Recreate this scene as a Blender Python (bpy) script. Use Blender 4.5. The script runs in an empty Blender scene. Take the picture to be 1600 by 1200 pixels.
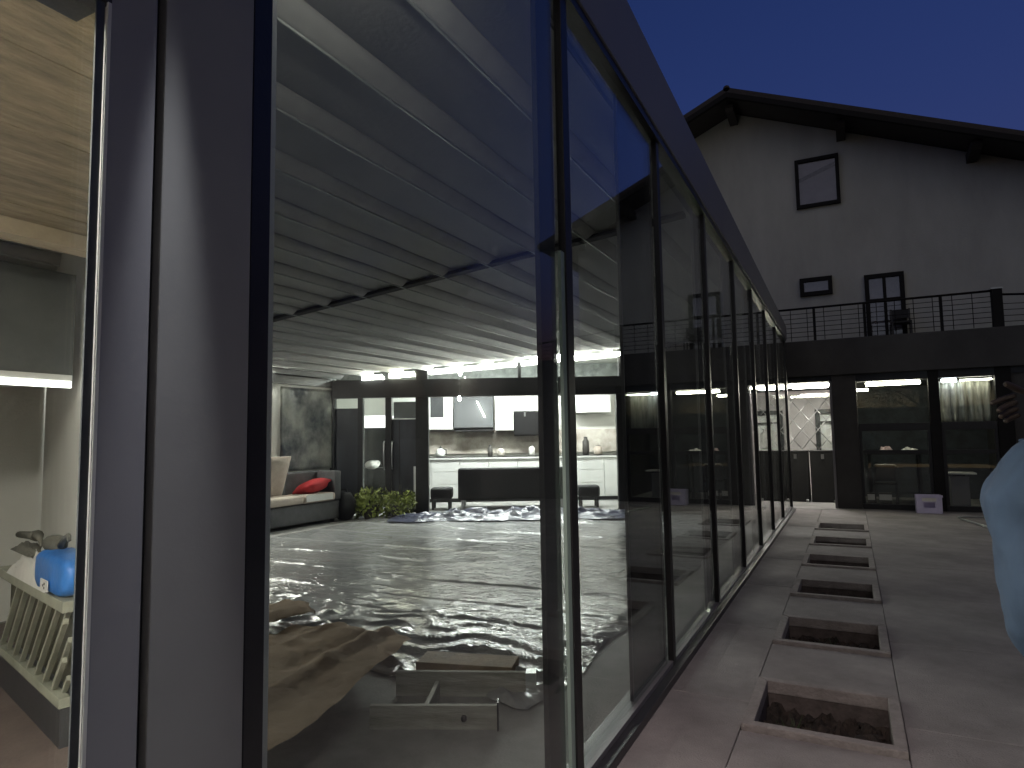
import bpy, bmesh, math, random
import numpy as np
from mathutils import Vector, Matrix, Quaternion, noise
random.seed(7); np.random.seed(7)
R = math.radians
scene = bpy.context.scene
C = scene.collection

# ------------------------------------------------------------------ camera
cam_d = bpy.data.cameras.new('camera'); cam = bpy.data.objects.new('camera', cam_d); C.objects.link(cam)
PSI, PITCH, ROLL = R(27.2), R(4.6), R(-0.92)
fw = Vector((-math.sin(PSI)*math.cos(PITCH), math.cos(PSI)*math.cos(PITCH), math.sin(PITCH)))
rt0 = Vector((math.cos(PSI), math.sin(PSI), 0)); up0 = rt0.cross(fw)
rt = rt0*math.cos(ROLL) + up0*math.sin(ROLL); up = up0*math.cos(ROLL) - rt0*math.sin(ROLL)
cam.matrix_world = Matrix(((rt.x, up.x, -fw.x, 0), (rt.y, up.y, -fw.y, 0), (rt.z, up.z, -fw.z, 1.5), (0, 0, 0, 1)))
cam_d.sensor_fit = 'HORIZONTAL'; cam_d.sensor_width = 36; cam_d.lens = 36*1025/1600
cam_d.clip_start = 0.02; cam_d.clip_end = 3000
scene.camera = cam

# ------------------------------------------------------------------ dusk sky, last glow of the sun behind the camera, exposure
world = bpy.data.worlds.new('World'); scene.world = world; world.use_nodes = True
wn = world.node_tree.nodes; wl = world.node_tree.links
sky = wn.new('ShaderNodeTexSky'); sky.sky_type = 'NISHITA'; sky.sun_disc = False
SUN_EL, SUN_AZ = R(-1.5), R(200)
sky.sun_elevation = SUN_EL; sky.sun_rotation = SUN_AZ
sky.altitude = 300; sky.air_density = 1.0; sky.dust_density = 0.6; sky.ozone_density = 4.0
bg = wn['Background']; wl.new(sky.outputs[0], bg.inputs[0]); bg.inputs[1].default_value = 0.14
sun_d = bpy.data.lights.new('sun', 'SUN'); sun_d.energy = 0.095; sun_d.angle = R(90); sun_d.color = (1.0, 0.83, 0.44)
sun = bpy.data.objects.new('sun', sun_d); C.objects.link(sun)
# twilight glow comes from low behind the camera
gd = Vector((-0.30, 0.80, -0.55)).normalized()
sun.rotation_euler = gd.to_track_quat('-Z', 'Y').to_euler(); sun.location = (0, -20, 20)
scene.view_settings.view_transform = 'Standard'; scene.view_settings.look = 'None'
scene.view_settings.exposure = 2.07; scene.view_settings.gamma = 1.0; scene.view_settings.use_curve_mapping = False
scene.render.engine = 'CYCLES'
cy = scene.cycles
cy.use_denoising = True; cy.max_bounces = 10; cy.diffuse_bounces = 4; cy.glossy_bounces = 5; cy.transparent_max_bounces = 24
cy.transmission_bounces = 6; cy.caustics_reflective = False; cy.caustics_refractive = False; cy.sample_clamp_indirect = 4.0

# ------------------------------------------------------------------ materials
MATS = {}
def mat(name, col, rough=0.6, metal=0.0, var=0.15, scale=3.0, bump=0.0, bscale=40.0, spec=0.5, stretch=None, col2=None, detail=5.0):
    if name in MATS: return MATS[name]
    m = bpy.data.materials.new(name); m.use_nodes = True
    nt = m.node_tree; n = nt.nodes; l = nt.links; b = n['Principled BSDF']
    tc = n.new('ShaderNodeTexCoord'); mp = n.new('ShaderNodeMapping'); l.new(tc.outputs['Object'], mp.inputs[0])
    if stretch: mp.inputs['Scale'].default_value = stretch
    tx = n.new('ShaderNodeTexNoise'); tx.inputs['Scale'].default_value = scale; tx.inputs['Detail'].default_value = detail
    tx.inputs['Roughness'].default_value = 0.65
    l.new(mp.outputs[0], tx.inputs['Vector'])
    rp = n.new('ShaderNodeValToRGB'); e = rp.color_ramp.elements
    c2 = col2 or tuple(min(1, c*(1+var)) for c in col); c1 = col if col2 else tuple(c*(1-var) for c in col)
    e[0].position = 0.32; e[1].position = 0.68
    e[0].color = (*c1, 1); e[1].color = (*c2, 1)
    l.new(tx.outputs[0], rp.inputs[0]); l.new(rp.outputs[0], b.inputs['Base Color'])
    mr = n.new('ShaderNodeMapRange'); mr.inputs[3].default_value = max(0.02, rough*0.85); mr.inputs[4].default_value = min(1, rough*1.15)
    l.new(tx.outputs[0], mr.inputs[0]); l.new(mr.outputs[0], b.inputs['Roughness'])
    b.inputs['Metallic'].default_value = metal; b.inputs['Specular IOR Level'].default_value = spec
    if bump:
        t2 = n.new('ShaderNodeTexNoise'); t2.inputs['Scale'].default_value = bscale; t2.inputs['Detail'].default_value = 4
        l.new(mp.outputs[0], t2.inputs['Vector'])
        bp = n.new('ShaderNodeBump'); bp.inputs['Strength'].default_value = bump; bp.inputs['Distance'].default_value = 0.02
        l.new(t2.outputs[0], bp.inputs['Height']); l.new(bp.outputs[0], b.inputs['Normal'])
    MATS[name] = m; return m
def emit(name, col, s):
    if name in MATS: return MATS[name]
    m = bpy.data.materials.new(name); m.use_nodes = True; b = m.node_tree.nodes['Principled BSDF']
    b.inputs['Base Color'].default_value = (0.8, 0.8, 0.8, 1)
    b.inputs['Emission Color'].default_value = (*col, 1); b.inputs['Emission Strength'].default_value = s
    MATS[name] = m; return m
def glass(name, tint, gloss=1.0, rough=0.0, smear=0.0):
    """thin pane: Schlick reflection over plain transmission"""
    if name in MATS: return MATS[name]
    m = bpy.data.materials.new(name); m.use_nodes = True; nt = m.node_tree; n = nt.nodes; l = nt.links
    n.remove(n['Principled BSDF']); out = n['Material Output']
    lw = n.new('ShaderNodeLayerWeight'); lw.inputs[0].default_value = 0.5
    pw = n.new('ShaderNodeMath'); pw.operation = 'POWER'; pw.inputs[1].default_value = 5.0; l.new(lw.outputs['Facing'], pw.inputs[0])
    ma = n.new('ShaderNodeMath'); ma.operation = 'MULTIPLY_ADD'; ma.inputs[1].default_value = 0.96; ma.inputs[2].default_value = 0.04*gloss
    l.new(pw.outputs[0], ma.inputs[0])
    tr = n.new('ShaderNodeBsdfTransparent'); tr.inputs[0].default_value = (*tint, 1)
    gl = n.new('ShaderNodeBsdfGlossy'); gl.inputs['Roughness'].default_value = rough; gl.inputs[0].default_value = (1, 1, 1, 1)
    mx = n.new('ShaderNodeMixShader'); l.new(ma.outputs[0], mx.inputs[0]); l.new(tr.outputs[0], mx.inputs[1]); l.new(gl.outputs[0], mx.inputs[2])
    last = mx
    if smear:                                            # dust and wipe marks lying on the glass
        tc = n.new('ShaderNodeTexCoord'); mp = n.new('ShaderNodeMapping'); mp.inputs['Scale'].default_value = (1, 1, 0.35)
        l.new(tc.outputs['Object'], mp.inputs[0])
        t = n.new('ShaderNodeTexNoise'); t.inputs['Scale'].default_value = 2.2; t.inputs['Detail'].default_value = 7; t.inputs['Distortion'].default_value = 1.2
        l.new(mp.outputs[0], t.inputs[0])
        mr = n.new('ShaderNodeMapRange'); mr.inputs[1].default_value = 0.5; mr.inputs[2].default_value = 0.85; mr.inputs[3].default_value = smear*0.15; mr.inputs[4].default_value = smear
        l.new(t.outputs[0], mr.inputs[0])
        df = n.new('ShaderNodeBsdfDiffuse'); df.inputs[0].default_value = (0.6, 0.6, 0.58, 1)
        m2 = n.new('ShaderNodeMixShader'); l.new(mr.outputs[0], m2.inputs[0]); l.new(mx.outputs[0], m2.inputs[1]); l.new(df.outputs[0], m2.inputs[2]); last = m2
    l.new(last.outputs[0], out.inputs[0]); MATS[name] = m; return m

ALU = mat('dark aluminium', (0.030, 0.030, 0.034), 0.38, 0.0, 0.2, 6, 0.05, 120)
ALU_MID = mat('grey aluminium panel', (0.16, 0.155, 0.165), 0.42, 0.0, 0.06, 2, 0.015, 160, stretch=(1, 1, 0.15))
ALU_EDGE = mat('pale anodised edge', (0.42, 0.44, 0.43), 0.3, 0.3, 0.1, 4)
FASCIA = mat('grey violet fascia paint', (0.19, 0.19, 0.205), 0.5, 0.0, 0.08, 1.2, 0.012, 160)
BLACK = mat('black coated metal', (0.012, 0.012, 0.013), 0.4, 0.0, 0.25, 8)
GLASS = glass('clear glass', (0.93, 0.96, 0.95), 0.55, 0.0, 0.06)
GLASS_IN = glass('inner glass', (0.94, 0.96, 0.95), 1.0, 0.0, 0.015)
SMOKED = glass('smoked glass', (0.16, 0.165, 0.17), 1.0, 0.0, 0.012)
FABRIC = mat('white roof membrane', (0.55, 0.55, 0.54), 0.62, 0, 0.06, 1.5, 0.15, 30)
FABRIC_SHADE = mat('shaded fold pocket', (0.40, 0.395, 0.39), 0.7, 0, 0.1, 4)  # membrane darkened: the shade on the folds is put into the colour
CONC = mat('concrete screed', (0.24, 0.235, 0.225), 0.75, 0, 0.35, 1.4, 0.25, 60)
PAVER = mat('grey paver', (0.18, 0.168, 0.166), 0.8, 0, 0.3, 1.6, 0.5, 110, detail=14, col2=(0.36, 0.33, 0.328))
RIM = mat('cast stone rim', (0.20, 0.18, 0.175), 0.8, 0, 0.2, 7, 0.5, 50, col2=(0.33, 0.30, 0.29), detail=9)
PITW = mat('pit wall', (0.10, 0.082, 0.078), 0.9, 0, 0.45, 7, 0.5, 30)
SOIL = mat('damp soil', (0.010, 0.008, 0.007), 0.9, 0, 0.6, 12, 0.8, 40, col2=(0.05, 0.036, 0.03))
SILVER_W = mat('white cabinet', (0.70, 0.70, 0.68), 0.35, 0, 0.05, 3)
WHITEP = mat('white painted wall', (0.66, 0.65, 0.61), 0.7, 0, 0.07, 1.5, 0.12, 60)
STUCCO = mat('house render', (0.31, 0.316, 0.295), 0.9, 0, 0.12, 0.8, 0.4, 60, col2=(0.42, 0.428, 0.40), stretch=(1.4, 1, 0.45), detail=10)
ROOFM = mat('dark roof tiles', (0.035, 0.030, 0.030), 0.8, 0, 0.3, 6, 0.4, 20)
SOFFIT = mat('weathered soffit boards', (0.035, 0.031, 0.029), 0.85, 0, 0.3, 5, stretch=(1, 6, 1))
DARKW = mat('dark stained frame', (0.008, 0.0075, 0.008), 0.7, 0, 0.3, 6, spec=0.2)
CHAR = mat('charcoal render', (0.045, 0.044, 0.043), 0.85, 0, 0.25, 2, 0.3, 50)
WOODC = mat('osb ceiling board', (0.17, 0.135, 0.09), 0.8, 0, 0.35, 4, 0.8, 24, col2=(0.36, 0.295, 0.20), stretch=(4, 0.9, 1), detail=11)
WOODB = mat('pale beam wood', (0.40, 0.33, 0.24), 0.7, 0, 0.15, 4, 0.2, 40, stretch=(4, 0.7, 1))
CARD = mat('brown cardboard', (0.34, 0.24, 0.15), 0.85, 0, 0.16, 2.0, 0.5, 18, col2=(0.50, 0.37, 0.25), detail=9)
TIMBER = mat('grey formwork board', (0.22, 0.21, 0.18), 0.75, 0, 0.2, 6, 0.4, 50, stretch=(0.5, 4, 4), col2=(0.46, 0.45, 0.40), detail=9)
BROWNF = mat('red brown floor', (0.13, 0.095, 0.085), 0.7, 0, 0.25, 3, 0.2, 50)
BLACKF = mat('black upholstery', (0.014, 0.014, 0.015), 0.75, 0, 0.3, 9, 0.3, 60)
GREYF = mat('grey sofa fabric', (0.10, 0.10, 0.105), 0.85, 0, 0.2, 9, 0.3, 90)
BEIGEF = mat('beige cushion cloth', (0.48, 0.41, 0.35), 0.85, 0, 0.12, 7, 0.3, 50)
REDF = mat('red cushion cloth', (0.42, 0.02, 0.025), 0.8, 0, 0.2, 7, 0.3, 60)
WHITEC = mat('white cloth', (0.62, 0.60, 0.57), 0.85, 0, 0.1, 6, 0.35, 20)
BLUEP = mat('blue plastic', (0.025, 0.16, 0.52), 0.4, 0, 0.15, 6, 0.25, 20)
LILAC = mat('lilac plastic', (0.52, 0.48, 0.66), 0.45, 0, 0.1, 6)
BARK = mat('bark', (0.055, 0.042, 0.032), 0.9, 0, 0.35, 9, 0.6, 20, stretch=(1, 1, 0.2))
LEAF = mat('leaves', (0.030, 0.052, 0.018), 0.6, 0, 0.4, 1.2)
LEAFY = mat('yellow green leaves', (0.20, 0.24, 0.05), 0.5, 0, 0.4, 6)
TERRA = mat('dark pot', (0.05, 0.045, 0.04), 0.6, 0, 0.2, 6)
STAINL = mat('brushed steel', (0.45, 0.45, 0.44), 0.3, 0.9, 0.08, 6, stretch=(1, 1, 8))
HOODM = mat('smoked hood', (0.035, 0.037, 0.04), 0.6, 0, 0.15, 4)
STONEB = mat('beige stone splashback', (0.30, 0.26, 0.22), 0.5, 0, 0.3, 3.0, 0.05, 40, col2=(0.66, 0.61, 0.55), detail=8)
WORKTOP = mat('black worktop', (0.02, 0.02, 0.021), 0.2, 0, 0.3, 20)
GRASS = mat('garden ground', (0.035, 0.04, 0.022), 0.95, 0, 0.4, 0.8, 0.4, 20)
DUSTY = mat('dusty rag', (0.10, 0.095, 0.08), 0.9, 0, 0.3, 8, 0.3, 40)
LED = emit('led strip', (1.0, 0.98, 0.88), 11.0)
LEDW = emit('warm led strip', (1.0, 0.97, 0.76), 15.0)
PANEL = emit('ceiling light panel', (0.98, 1.0, 0.97), 42.0)
BULB = emit('lamp bulb', (1.0, 0.95, 0.78), 18.0)

# ------------------------------------------------------------------ mesh helpers
I4 = Matrix.Identity(4)
def box(bm, lo, hi, M=I4):
    x0, y0, z0 = lo; x1, y1, z1 = hi
    v = [bm.verts.new(M @ Vector(p)) for p in ((x0,y0,z0),(x1,y0,z0),(x1,y1,z0),(x0,y1,z0),(x0,y0,z1),(x1,y0,z1),(x1,y1,z1),(x0,y1,z1))]
    for f in ((0,3,2,1),(4,5,6,7),(0,1,5,4),(1,2,6,5),(2,3,7,6),(3,0,4,7)): bm.faces.new([v[i] for i in f])
def prism(bm, pts, h0, h1, M=I4, ax='z'):
    """polygon pts (a,b) extruded; ax='z' -> (a,b,h); 'y' -> (a,h,b); 'x' -> (h,a,b)"""
    f = {'z': lambda a,b,h: (a,b,h), 'y': lambda a,b,h: (a,h,b), 'x': lambda a,b,h: (h,a,b)}[ax]
    A = [bm.verts.new(M @ Vector(f(a,b,h0))) for a,b in pts]; B = [bm.verts.new(M @ Vector(f(a,b,h1))) for a,b in pts]
    bm.faces.new(A); bm.faces.new(B[::-1]); n = len(pts)
    for i in range(n): bm.faces.new((A[i], A[(i+1)%n], B[(i+1)%n], B[i]))
    bmesh.ops.recalc_face_normals(bm, faces=bm.faces[:])
def tube(bm, pts, rad, seg=8, cap=True):
    rings = []; pts = [Vector(p) for p in pts]
    for i, p in enumerate(pts):
        d = (pts[min(i+1, len(pts)-1)] - pts[max(i-1, 0)]).normalized()
        a = d.orthogonal().normalized() if i == 0 else (a - d*a.dot(d)).normalized()
        b = d.cross(a); r = rad[i] if isinstance(rad, (list, tuple)) else rad
        rings.append([bm.verts.new(p + (a*math.cos(t) + b*math.sin(t))*r) for t in [2*math.pi*k/seg for k in range(seg)]])
    for i in range(len(rings)-1):
        for k in range(seg): bm.faces.new((rings[i][k], rings[i][(k+1)%seg], rings[i+1][(k+1)%seg], rings[i+1][k]))
    if cap: bm.faces.new(rings[0][::-1]); bm.faces.new(rings[-1])
def obj(name, bm, m, parent=None, smooth=False, bevel=0.0, sub=0):
    if bevel:
        bmesh.ops.bevel(bm, geom=bm.edges[:], offset=bevel, segments=2, affect='EDGES', profile=0.6)
    me = bpy.data.meshes.new(name); bm.to_mesh(me); bm.free()
    me.materials.append(m)
    if smooth: me.polygons.foreach_set('use_smooth', [True]*len(me.polygons))
    o = bpy.data.objects.new(name, me); C.objects.link(o)
    if parent: o.parent = parent
    if sub:
        s = o.modifiers.new('s', 'SUBSURF'); s.levels = sub; s.render_levels = sub
    return o
def bx(name, lo, hi, m, parent=None, bevel=0.0, M=I4, smooth=False):
    bm = bmesh.new(); box(bm, lo, hi, M); return obj(name, bm, m, parent, smooth, bevel)
def thing(name, label, cat, loc=(0,0,0), rotz=0, group=None):
    o = bpy.data.objects.new(name, None); C.objects.link(o); o.empty_display_size = 0.1
    o.location = loc; o.rotation_euler = (0,0,rotz); o['label'] = label; o['category'] = cat
    if group: o['group'] = group
    return o
def tag(o, label, cat, group=None):
    o['label'] = label; o['category'] = cat
    if group: o['group'] = group
    return o
def struct(o): o['kind'] = 'structure'; return o
def dup_part(src, parent, M=None):
    o = src.copy(); C.objects.link(o); o.parent = parent
    if M is not None: o.matrix_local = M
    return o
# frame of the far screen wall: u to the right, n away from the camera, z up; its plane n = 0 lies 13 m out
WM = Matrix.Translation((-13*math.sin(PSI), 13*math.cos(PSI), 0)) @ Matrix.Rotation(PSI, 4, 'Z')
def roof_z(x): return 3.48 + 0.09*(x + 1.07)
FX = -1.07                                                # outer face of the glazed front

# ------------------------------------------------------------------ ground
bm = bmesh.new()
for lo, hi in (((-900,-900),(900,-6)), ((-900,22),(900,900)), ((-900,-6),(-12,22)), ((5.2,-6),(900,22))):
    vs = [bm.verts.new(p) for p in ((lo[0],lo[1],-0.03),(hi[0],lo[1],-0.03),(hi[0],hi[1],-0.03),(lo[0],hi[1],-0.03))]; bm.faces.new(vs)
struct(obj('ground', bm, GRASS))
struct(bx('interior_floor', (-12, -6, -0.4), (-1.14, 22, 0), CONC))
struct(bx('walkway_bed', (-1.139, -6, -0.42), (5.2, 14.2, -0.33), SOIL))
struct(bx('extension_floor', (-1.139, 14.2, -0.4), (5.2, 22, 0.0), CONC))

# walkway: slabs butted with open joints, one bay of the planter row left free for the pits
walk = bpy.data.objects.new('walkway', None); C.objects.link(walk); struct(walk)
P0, PITCHY = 3.62, 1.525
HOLE = (-0.52, 0.105, 0.10, 0.64)                          # clear opening x0, x1, dy0, dy1 after P0
xs = [-1.06, -0.58, 0.165, 1.75, 3.3, 5.19]
J = 0.0018
sl = {}
def slab(lo, hi):
    key = (round(hi[0]-lo[0],3), round(hi[1]-lo[1],3))
    if key not in sl:
        bm = bmesh.new(); box(bm, (J,J,-0.33), (key[0]-J, key[1]-J, 0)); 
        bmesh.ops.bevel(bm, geom=[e for e in bm.edges if all(v.co.z > -0.01 for v in e.verts)], offset=0.003, segments=1, affect='EDGES')
        o = obj('slab', bm, PAVER, walk); sl[key] = o
    else:
        o = sl[key].copy(); C.objects.link(o); o.parent = walk
    o.location = (lo[0], lo[1], random.uniform(-0.0025, 0.0)); return o
for i in range(len(xs)-1):
    for k in range(-4, 7):
        y0 = P0 + k*PITCHY - 0.02
        if i == 1 and 0 <= k <= 5:                        # planter row: a slab before each pit
            slab((xs[i], y0+0.76), (xs[i+1], y0+PITCHY))
        else:
            y1 = y0 + PITCHY
            slab((xs[i], y0 + (0.38 if i % 2 == 0 else 0)), (xs[i+1], y1 + (0.38 if i % 2 == 0 else 0)))
slab((xs[1], P0+7*PITCHY-0.02), (xs[2], 14.2)); 
slab((xs[3], P0+7*PITCHY-0.02), (xs[4], 14.2))
order = ['nearest', 'second nearest', 'third nearest', 'third farthest', 'second farthest', 'farthest']
for k in range(6):
    y = P0 + k*PITCHY
    t = thing('planter_pit', 'sunken soil pit with raised stone rim, %s in the row beside the glass front' % order[k], 'planter pit', (0, y, 0), 0, 'planter pits in the paving')
    x0, x1, a, b = HOLE; w = 0.057; oy0, oy1 = 0.0, 0.735
    rng = random.Random(k)
    bm = bmesh.new()                                       # rim: four mitred cast pieces
    A = [(x0-w,oy0),(x1+w,oy0),(x1+w,oy1),(x0-w,oy1)]; B = [(x0,oy0+w),(x1,oy0+w),(x1,oy1-w),(x0,oy1-w)]
    rims = []
    for q in range(4):
        bm = bmesh.new(); prism(bm, [A[q],A[(q+1)%4],B[(q+1)%4],B[q]], -0.05, 0.022 + rng.uniform(-.003,.003))
        obj('rim', bm, RIM, t, bevel=0.006)
    for q in range(4):
        p, s = B[q], B[(q+1)%4]; d = Vector((s[0]-p[0], s[1]-p[1])).normalized(); nn = Vector((d.y, -d.x))
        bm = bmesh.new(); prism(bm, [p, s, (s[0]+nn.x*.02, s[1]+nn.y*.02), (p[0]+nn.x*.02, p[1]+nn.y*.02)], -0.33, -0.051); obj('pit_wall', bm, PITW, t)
    bm = bmesh.new(); N = 26                               # lumpy soil bed with clods
    g = [[bm.verts.new((x0+(x1-x0)*i/N, oy0+w+(oy1-oy0-2*w)*j/N, -0.15 + 0.075*noise.fractal(Vector((i*.3+k*9, j*.3, 3)), 0.8, 2, 5) + 0.04*abs(noise.noise(Vector((i*.6, j*.6+k*5, 1)))))) for j in range(N+1)] for i in range(N+1)]
    for i in range(N):
        for j in range(N): bm.faces.new((g[i][j], g[i+1][j], g[i+1][j+1], g[i][j+1]))
    for q in range(34):                                    # clods and stones lying in the pit
        cx_, cy_ = rng.uniform(x0+.03, x1-.03), rng.uniform(oy0+w+.03, oy1-w-.03); rr = rng.uniform(0.012, 0.045)
        M_ = Matrix.Translation((cx_, cy_, -0.145+rng.uniform(0,.04))) @ Matrix.Rotation(rng.uniform(0,6), 4, 'Z') @ Matrix.Diagonal((rr*rng.uniform(.8,1.6), rr, rr*rng.uniform(.5,.9), 1))
        r_ = bmesh.ops.create_icosphere(bm, subdivisions=1, radius=1)
        for v in r_['verts']: v.co = M_ @ (v.co*(1+0.3*noise.noise(v.co*1.5+Vector((q,k,0)))))
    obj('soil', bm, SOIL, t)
    bm = bmesh.new()
    for q in range(5):
        cx_, cy_ = rng.uniform(x0+.06, x1-.06), rng.uniform(oy0+w+.06, oy1-w-.06)
        for s_ in range(10):
            a_ = rng.uniform(0, 6.28); ln = rng.uniform(.05, .13); tip = Vector((cx_+math.cos(a_)*ln*.6, cy_+math.sin(a_)*ln*.6, -0.12+ln*.5)); b0 = Vector((cx_, cy_, -0.15)); sd_ = Vector((-math.sin(a_), math.cos(a_), 0))*0.006
            bm.faces.new([bm.verts.new(b0-sd_), bm.verts.new(b0+sd_), bm.verts.new(tip)])
    obj('weeds', bm, LEAF, t)['kind'] = 'stuff'

# ------------------------------------------------------------------ glazed pavilion
pav = thing('glass_pavilion', 'long dark framed glass pavilion with white folding fabric roof', 'pavilion', (FX, 0.6, 0))
OFF = Matrix.Translation((-FX, -0.6, 0))                  # world -> pavilion coordinates
def pp(name, lo, hi, m, bevel=0.0, parent=None): return bx(name, lo, hi, m, parent or pav, bevel, OFF)
def ppm(name, bm, m, parent=None, **k):
    bmesh.ops.transform(bm, matrix=OFF, verts=bm.verts[:]); return obj(name, bm, m, parent or pav, **k)
YEND = 13.9
# corner post: pale edge trim, side panel with sky tint in its colour, shadow seam, grey cover panel, black inner stile
pp('edge_trim', (FX-0.002, 0.6225, 0), (FX+0.003, 0.6285, 2.236), SILVER_W)
pp('post_glazing_bead', (FX-0.008, 0.608, 0), (FX-0.004, 0.6215, 2.236), mat('blue grey bead', (0.07, 0.075, 0.085), 0.35, 0, 0.15, 5))
POST_SKY = mat('sky tinted post grey', (0.31, 0.305, 0.325), 0.5, 0, 0.07, 1.2, 0.012, 160)  # violet cast of the sky light mixed into this panel's colour
pp('post_panel', (FX-0.03, 0.6295, 0), (FX, 0.712, 3.5), POST_SKY, 0.003)
pp('post_seam', (FX-0.09, 0.7125, 0), (FX-0.025, 0.731, 3.5), BLACK)
pp('post_panel', (FX-0.09, 0.7315, 0), (FX-0.004, 0.928, 3.5), mat('neutral grey post paint', (0.33, 0.325, 0.315), 0.5, 0, 0.07, 1.2, 0.012, 160), 0.003)
pp('post_seam', (FX-0.09, 0.9285, 0), (FX-0.022, 0.936, 3.5), BLACK)
pp('post_stile', (FX-0.10, 0.9365, 0), (FX-0.012, 0.985, 3.5), ALU, 0.002)
pp('post_core', (FX-0.22, 0.76, 0), (FX-0.101, 0.985, 3.42), ALU)
# main mullions, panes, smoked inner sashes
my = [2.70, 4.33, 5.93, 7.55, 9.05, 10.55, 12.1, YEND]
zt = lambda y: 3.56 - 0.020*y                             # underside of the top rail
for i, y in enumerate(my):
    w = 0.085 if i == 0 else 0.075
    pp('mullion', (FX-0.034, y-w, 0.0), (FX+0.002, y-0.012, zt(y)), BLACK, 0.003)
    pp('mullion_edge', (FX-0.034, y-0.0118, 0.04), (FX-0.004, y-0.002, zt(y)), ALU_EDGE if i in (1, 7) else ALU_MID)
prev = 0.985
split = [None, 3.54, 5.58, 7.0, 8.5, 10.0, 11.5, 13.1]
for i, y in enumerate(my):
    y0, y1 = prev, y - (0.085 if i == 0 else 0.075)
    bm = bmesh.new(); prism(bm, [(y0, 0.075), (y1, 0.075), (y1, zt(y1)), (y0, zt(y0))], FX-0.030, FX-0.022, ax='x'); ppm('glass_pane', bm, GLASS)
    if i == 0:
        pp('sash_stile', (FX-0.060, 2.425, 0.073), (FX-0.036, 2.585, 3.44), mat('charcoal stile', (0.035, 0.037, 0.04), 0.6, 0, 0.15, 4, spec=0.2), 0.003)
        pp('sash_edge', (FX-0.021, 2.575, 0.073), (FX-0.006, 2.614, 2.30), mat('green glass edge', (0.30, 0.40, 0.35), 0.25, 0, 0.1, 3))
    else:
        s = split[i]
        bm = bmesh.new(); prism(bm, [(s, 0.074), (y1, 0.074), (y1, zt(y1)-0.02), (s, zt(s)-0.02)], FX-0.052, FX-0.044, ax='x'); ppm('smoked_sash', bm, SMOKED)
        pp('sash_profile', (FX-0.058, s-0.012, 0.073), (FX-0.040, s-0.0005, zt(s)-0.02), ALU_MID if i > 1 else ALU)
    prev = y
bm = bmesh.new(); box(bm, (FX-0.13, 0.985, 0.0), (FX+0.05, YEND, 0.045)); ppm('base_rail', bm, ALU, bevel=0.004)
pp('base_track', (FX-0.06, 0.987, 0.0455), (FX-0.001, YEND-0.01, 0.072), ALU_MID)
bm = bmesh.new(); prism(bm, [(0.45, zt(0.45)), (YEND, zt(YEND)), (YEND, zt(YEND)+0.05), (0.45, zt(0.45)+0.05)], FX-0.11, FX+0.018, ax='x'); ppm('top_rail', bm, BLACK)
zf = lambda y: 4.20 - 0.043*y
bm = bmesh.new(); prism(bm, [(0.3, zt(0.3)+0.051), (YEND+0.1, zt(YEND)+0.051), (YEND+0.1, zf(YEND)), (0.3, zf(0.3))], FX-0.16, FX+0.03, ax='x'); ppm('fascia', bm, FASCIA, bevel=0.006)
# folding roof: flat panels between hanging fold pockets, each running along the front
folds = [-1.56 - 0.525*k for k in range(15)]
def yfar(x): return (13.0 + x*math.sin(PSI))/math.cos(PSI)    # line of the far screen wall
xa = FX - 0.12
for k, xf in enumerate(folds + [-9.1]):
    xb = xf if k < len(folds) else -9.1
    y1 = yfar(xb) - 0.10
    bm = bmesh.new(); n = 8; m_ = 30
    ystart = 0.99 if k == 0 else max(0.99, 1.0 + 0.36*(-xa-1.3))
    ya_ = ystart
    rows = []
    for j in range(m_+1):
        row = []
        for i in range(n+1):
            x = xa + (xb-xa)*i/n; s = i/n
            y = ya_ + (y1-ya_)*j/m_
            z = roof_z(x) - 0.035*math.sin(math.pi*s)*(1+0.25*noise.noise(Vector((k*3.1, y*0.7, 0)))) + 0.006*noise.noise(Vector((x*4, y*2.5, 2)))
            row.append(bm.verts.new((x, y, z)))
        rows.append(row)
    for j in range(m_):
        for i in range(n): bm.faces.new((rows[j][i], rows[j][i+1], rows[j+1][i+1], rows[j+1][i]))
    bmesh.ops.solidify(bm, geom=bm.faces[:], thickness=0.004)
    bmesh.ops.recalc_face_normals(bm, faces=bm.faces[:])
    ppm('roof_panel', bm, FABRIC, smooth=True)
    if k < len(folds):
        z = roof_z(xf); bm = bmesh.new()
        prof = [(xf+0.095, z-0.002), (xf+0.085, z-0.026), (xf+0.055, z-0.052), (xf+0.02, z-0.076), (xf-0.005, z-0.084), (xf-0.03, z-0.076), (xf-0.05, z-0.045), (xf-0.06, z-0.002)]
        prism(bm, prof, ya_, y1, ax='y')
        ppm('fold_pocket', bm, FABRIC_SHADE, smooth=True)
        bm = bmesh.new(); tube(bm, [(xf-0.008, ya_, z-0.088), (xf-0.008, y1, z-0.088)], 0.007, 6); ppm('crossbar', bm, ALU_EDGE, smooth=True)
    xa = xb - 0.0
for yr in (5.65,):
    bm = bmesh.new(); prism(bm, [(FX-0.12, roof_z(FX-0.12)-0.05), (-9.05, roof_z(-9.05)-0.05), (-9.05, roof_z(-9.05)-0.085), (FX-0.12, roof_z(FX-0.12)-0.085)], yr-0.05, yr+0.05, ax='y'); ppm('roof_rail', bm, DARKW)
bm = bmesh.new(); prism(bm, [(FX-0.13, 1.0), (-9.2, 4.0), (-9.2, yfar(-9.2)), (FX-0.13, yfar(FX-.13))], 3.62, 3.70); ppm('roof_cover', bm, ALU)
# left side wall with its head beam
pp('side_wall', (-9.25, 3.9, 0.0), (-9.10, 9.95, 2.52), WHITEP)
pp('side_beam', (-9.30, 3.9, 2.521), (-9.06, 9.93, 2.80), BLACK)
pp('side_upstand', (-9.30, 3.9, 2.801), (-9.12, 9.93, 3.64), ALU)

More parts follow.
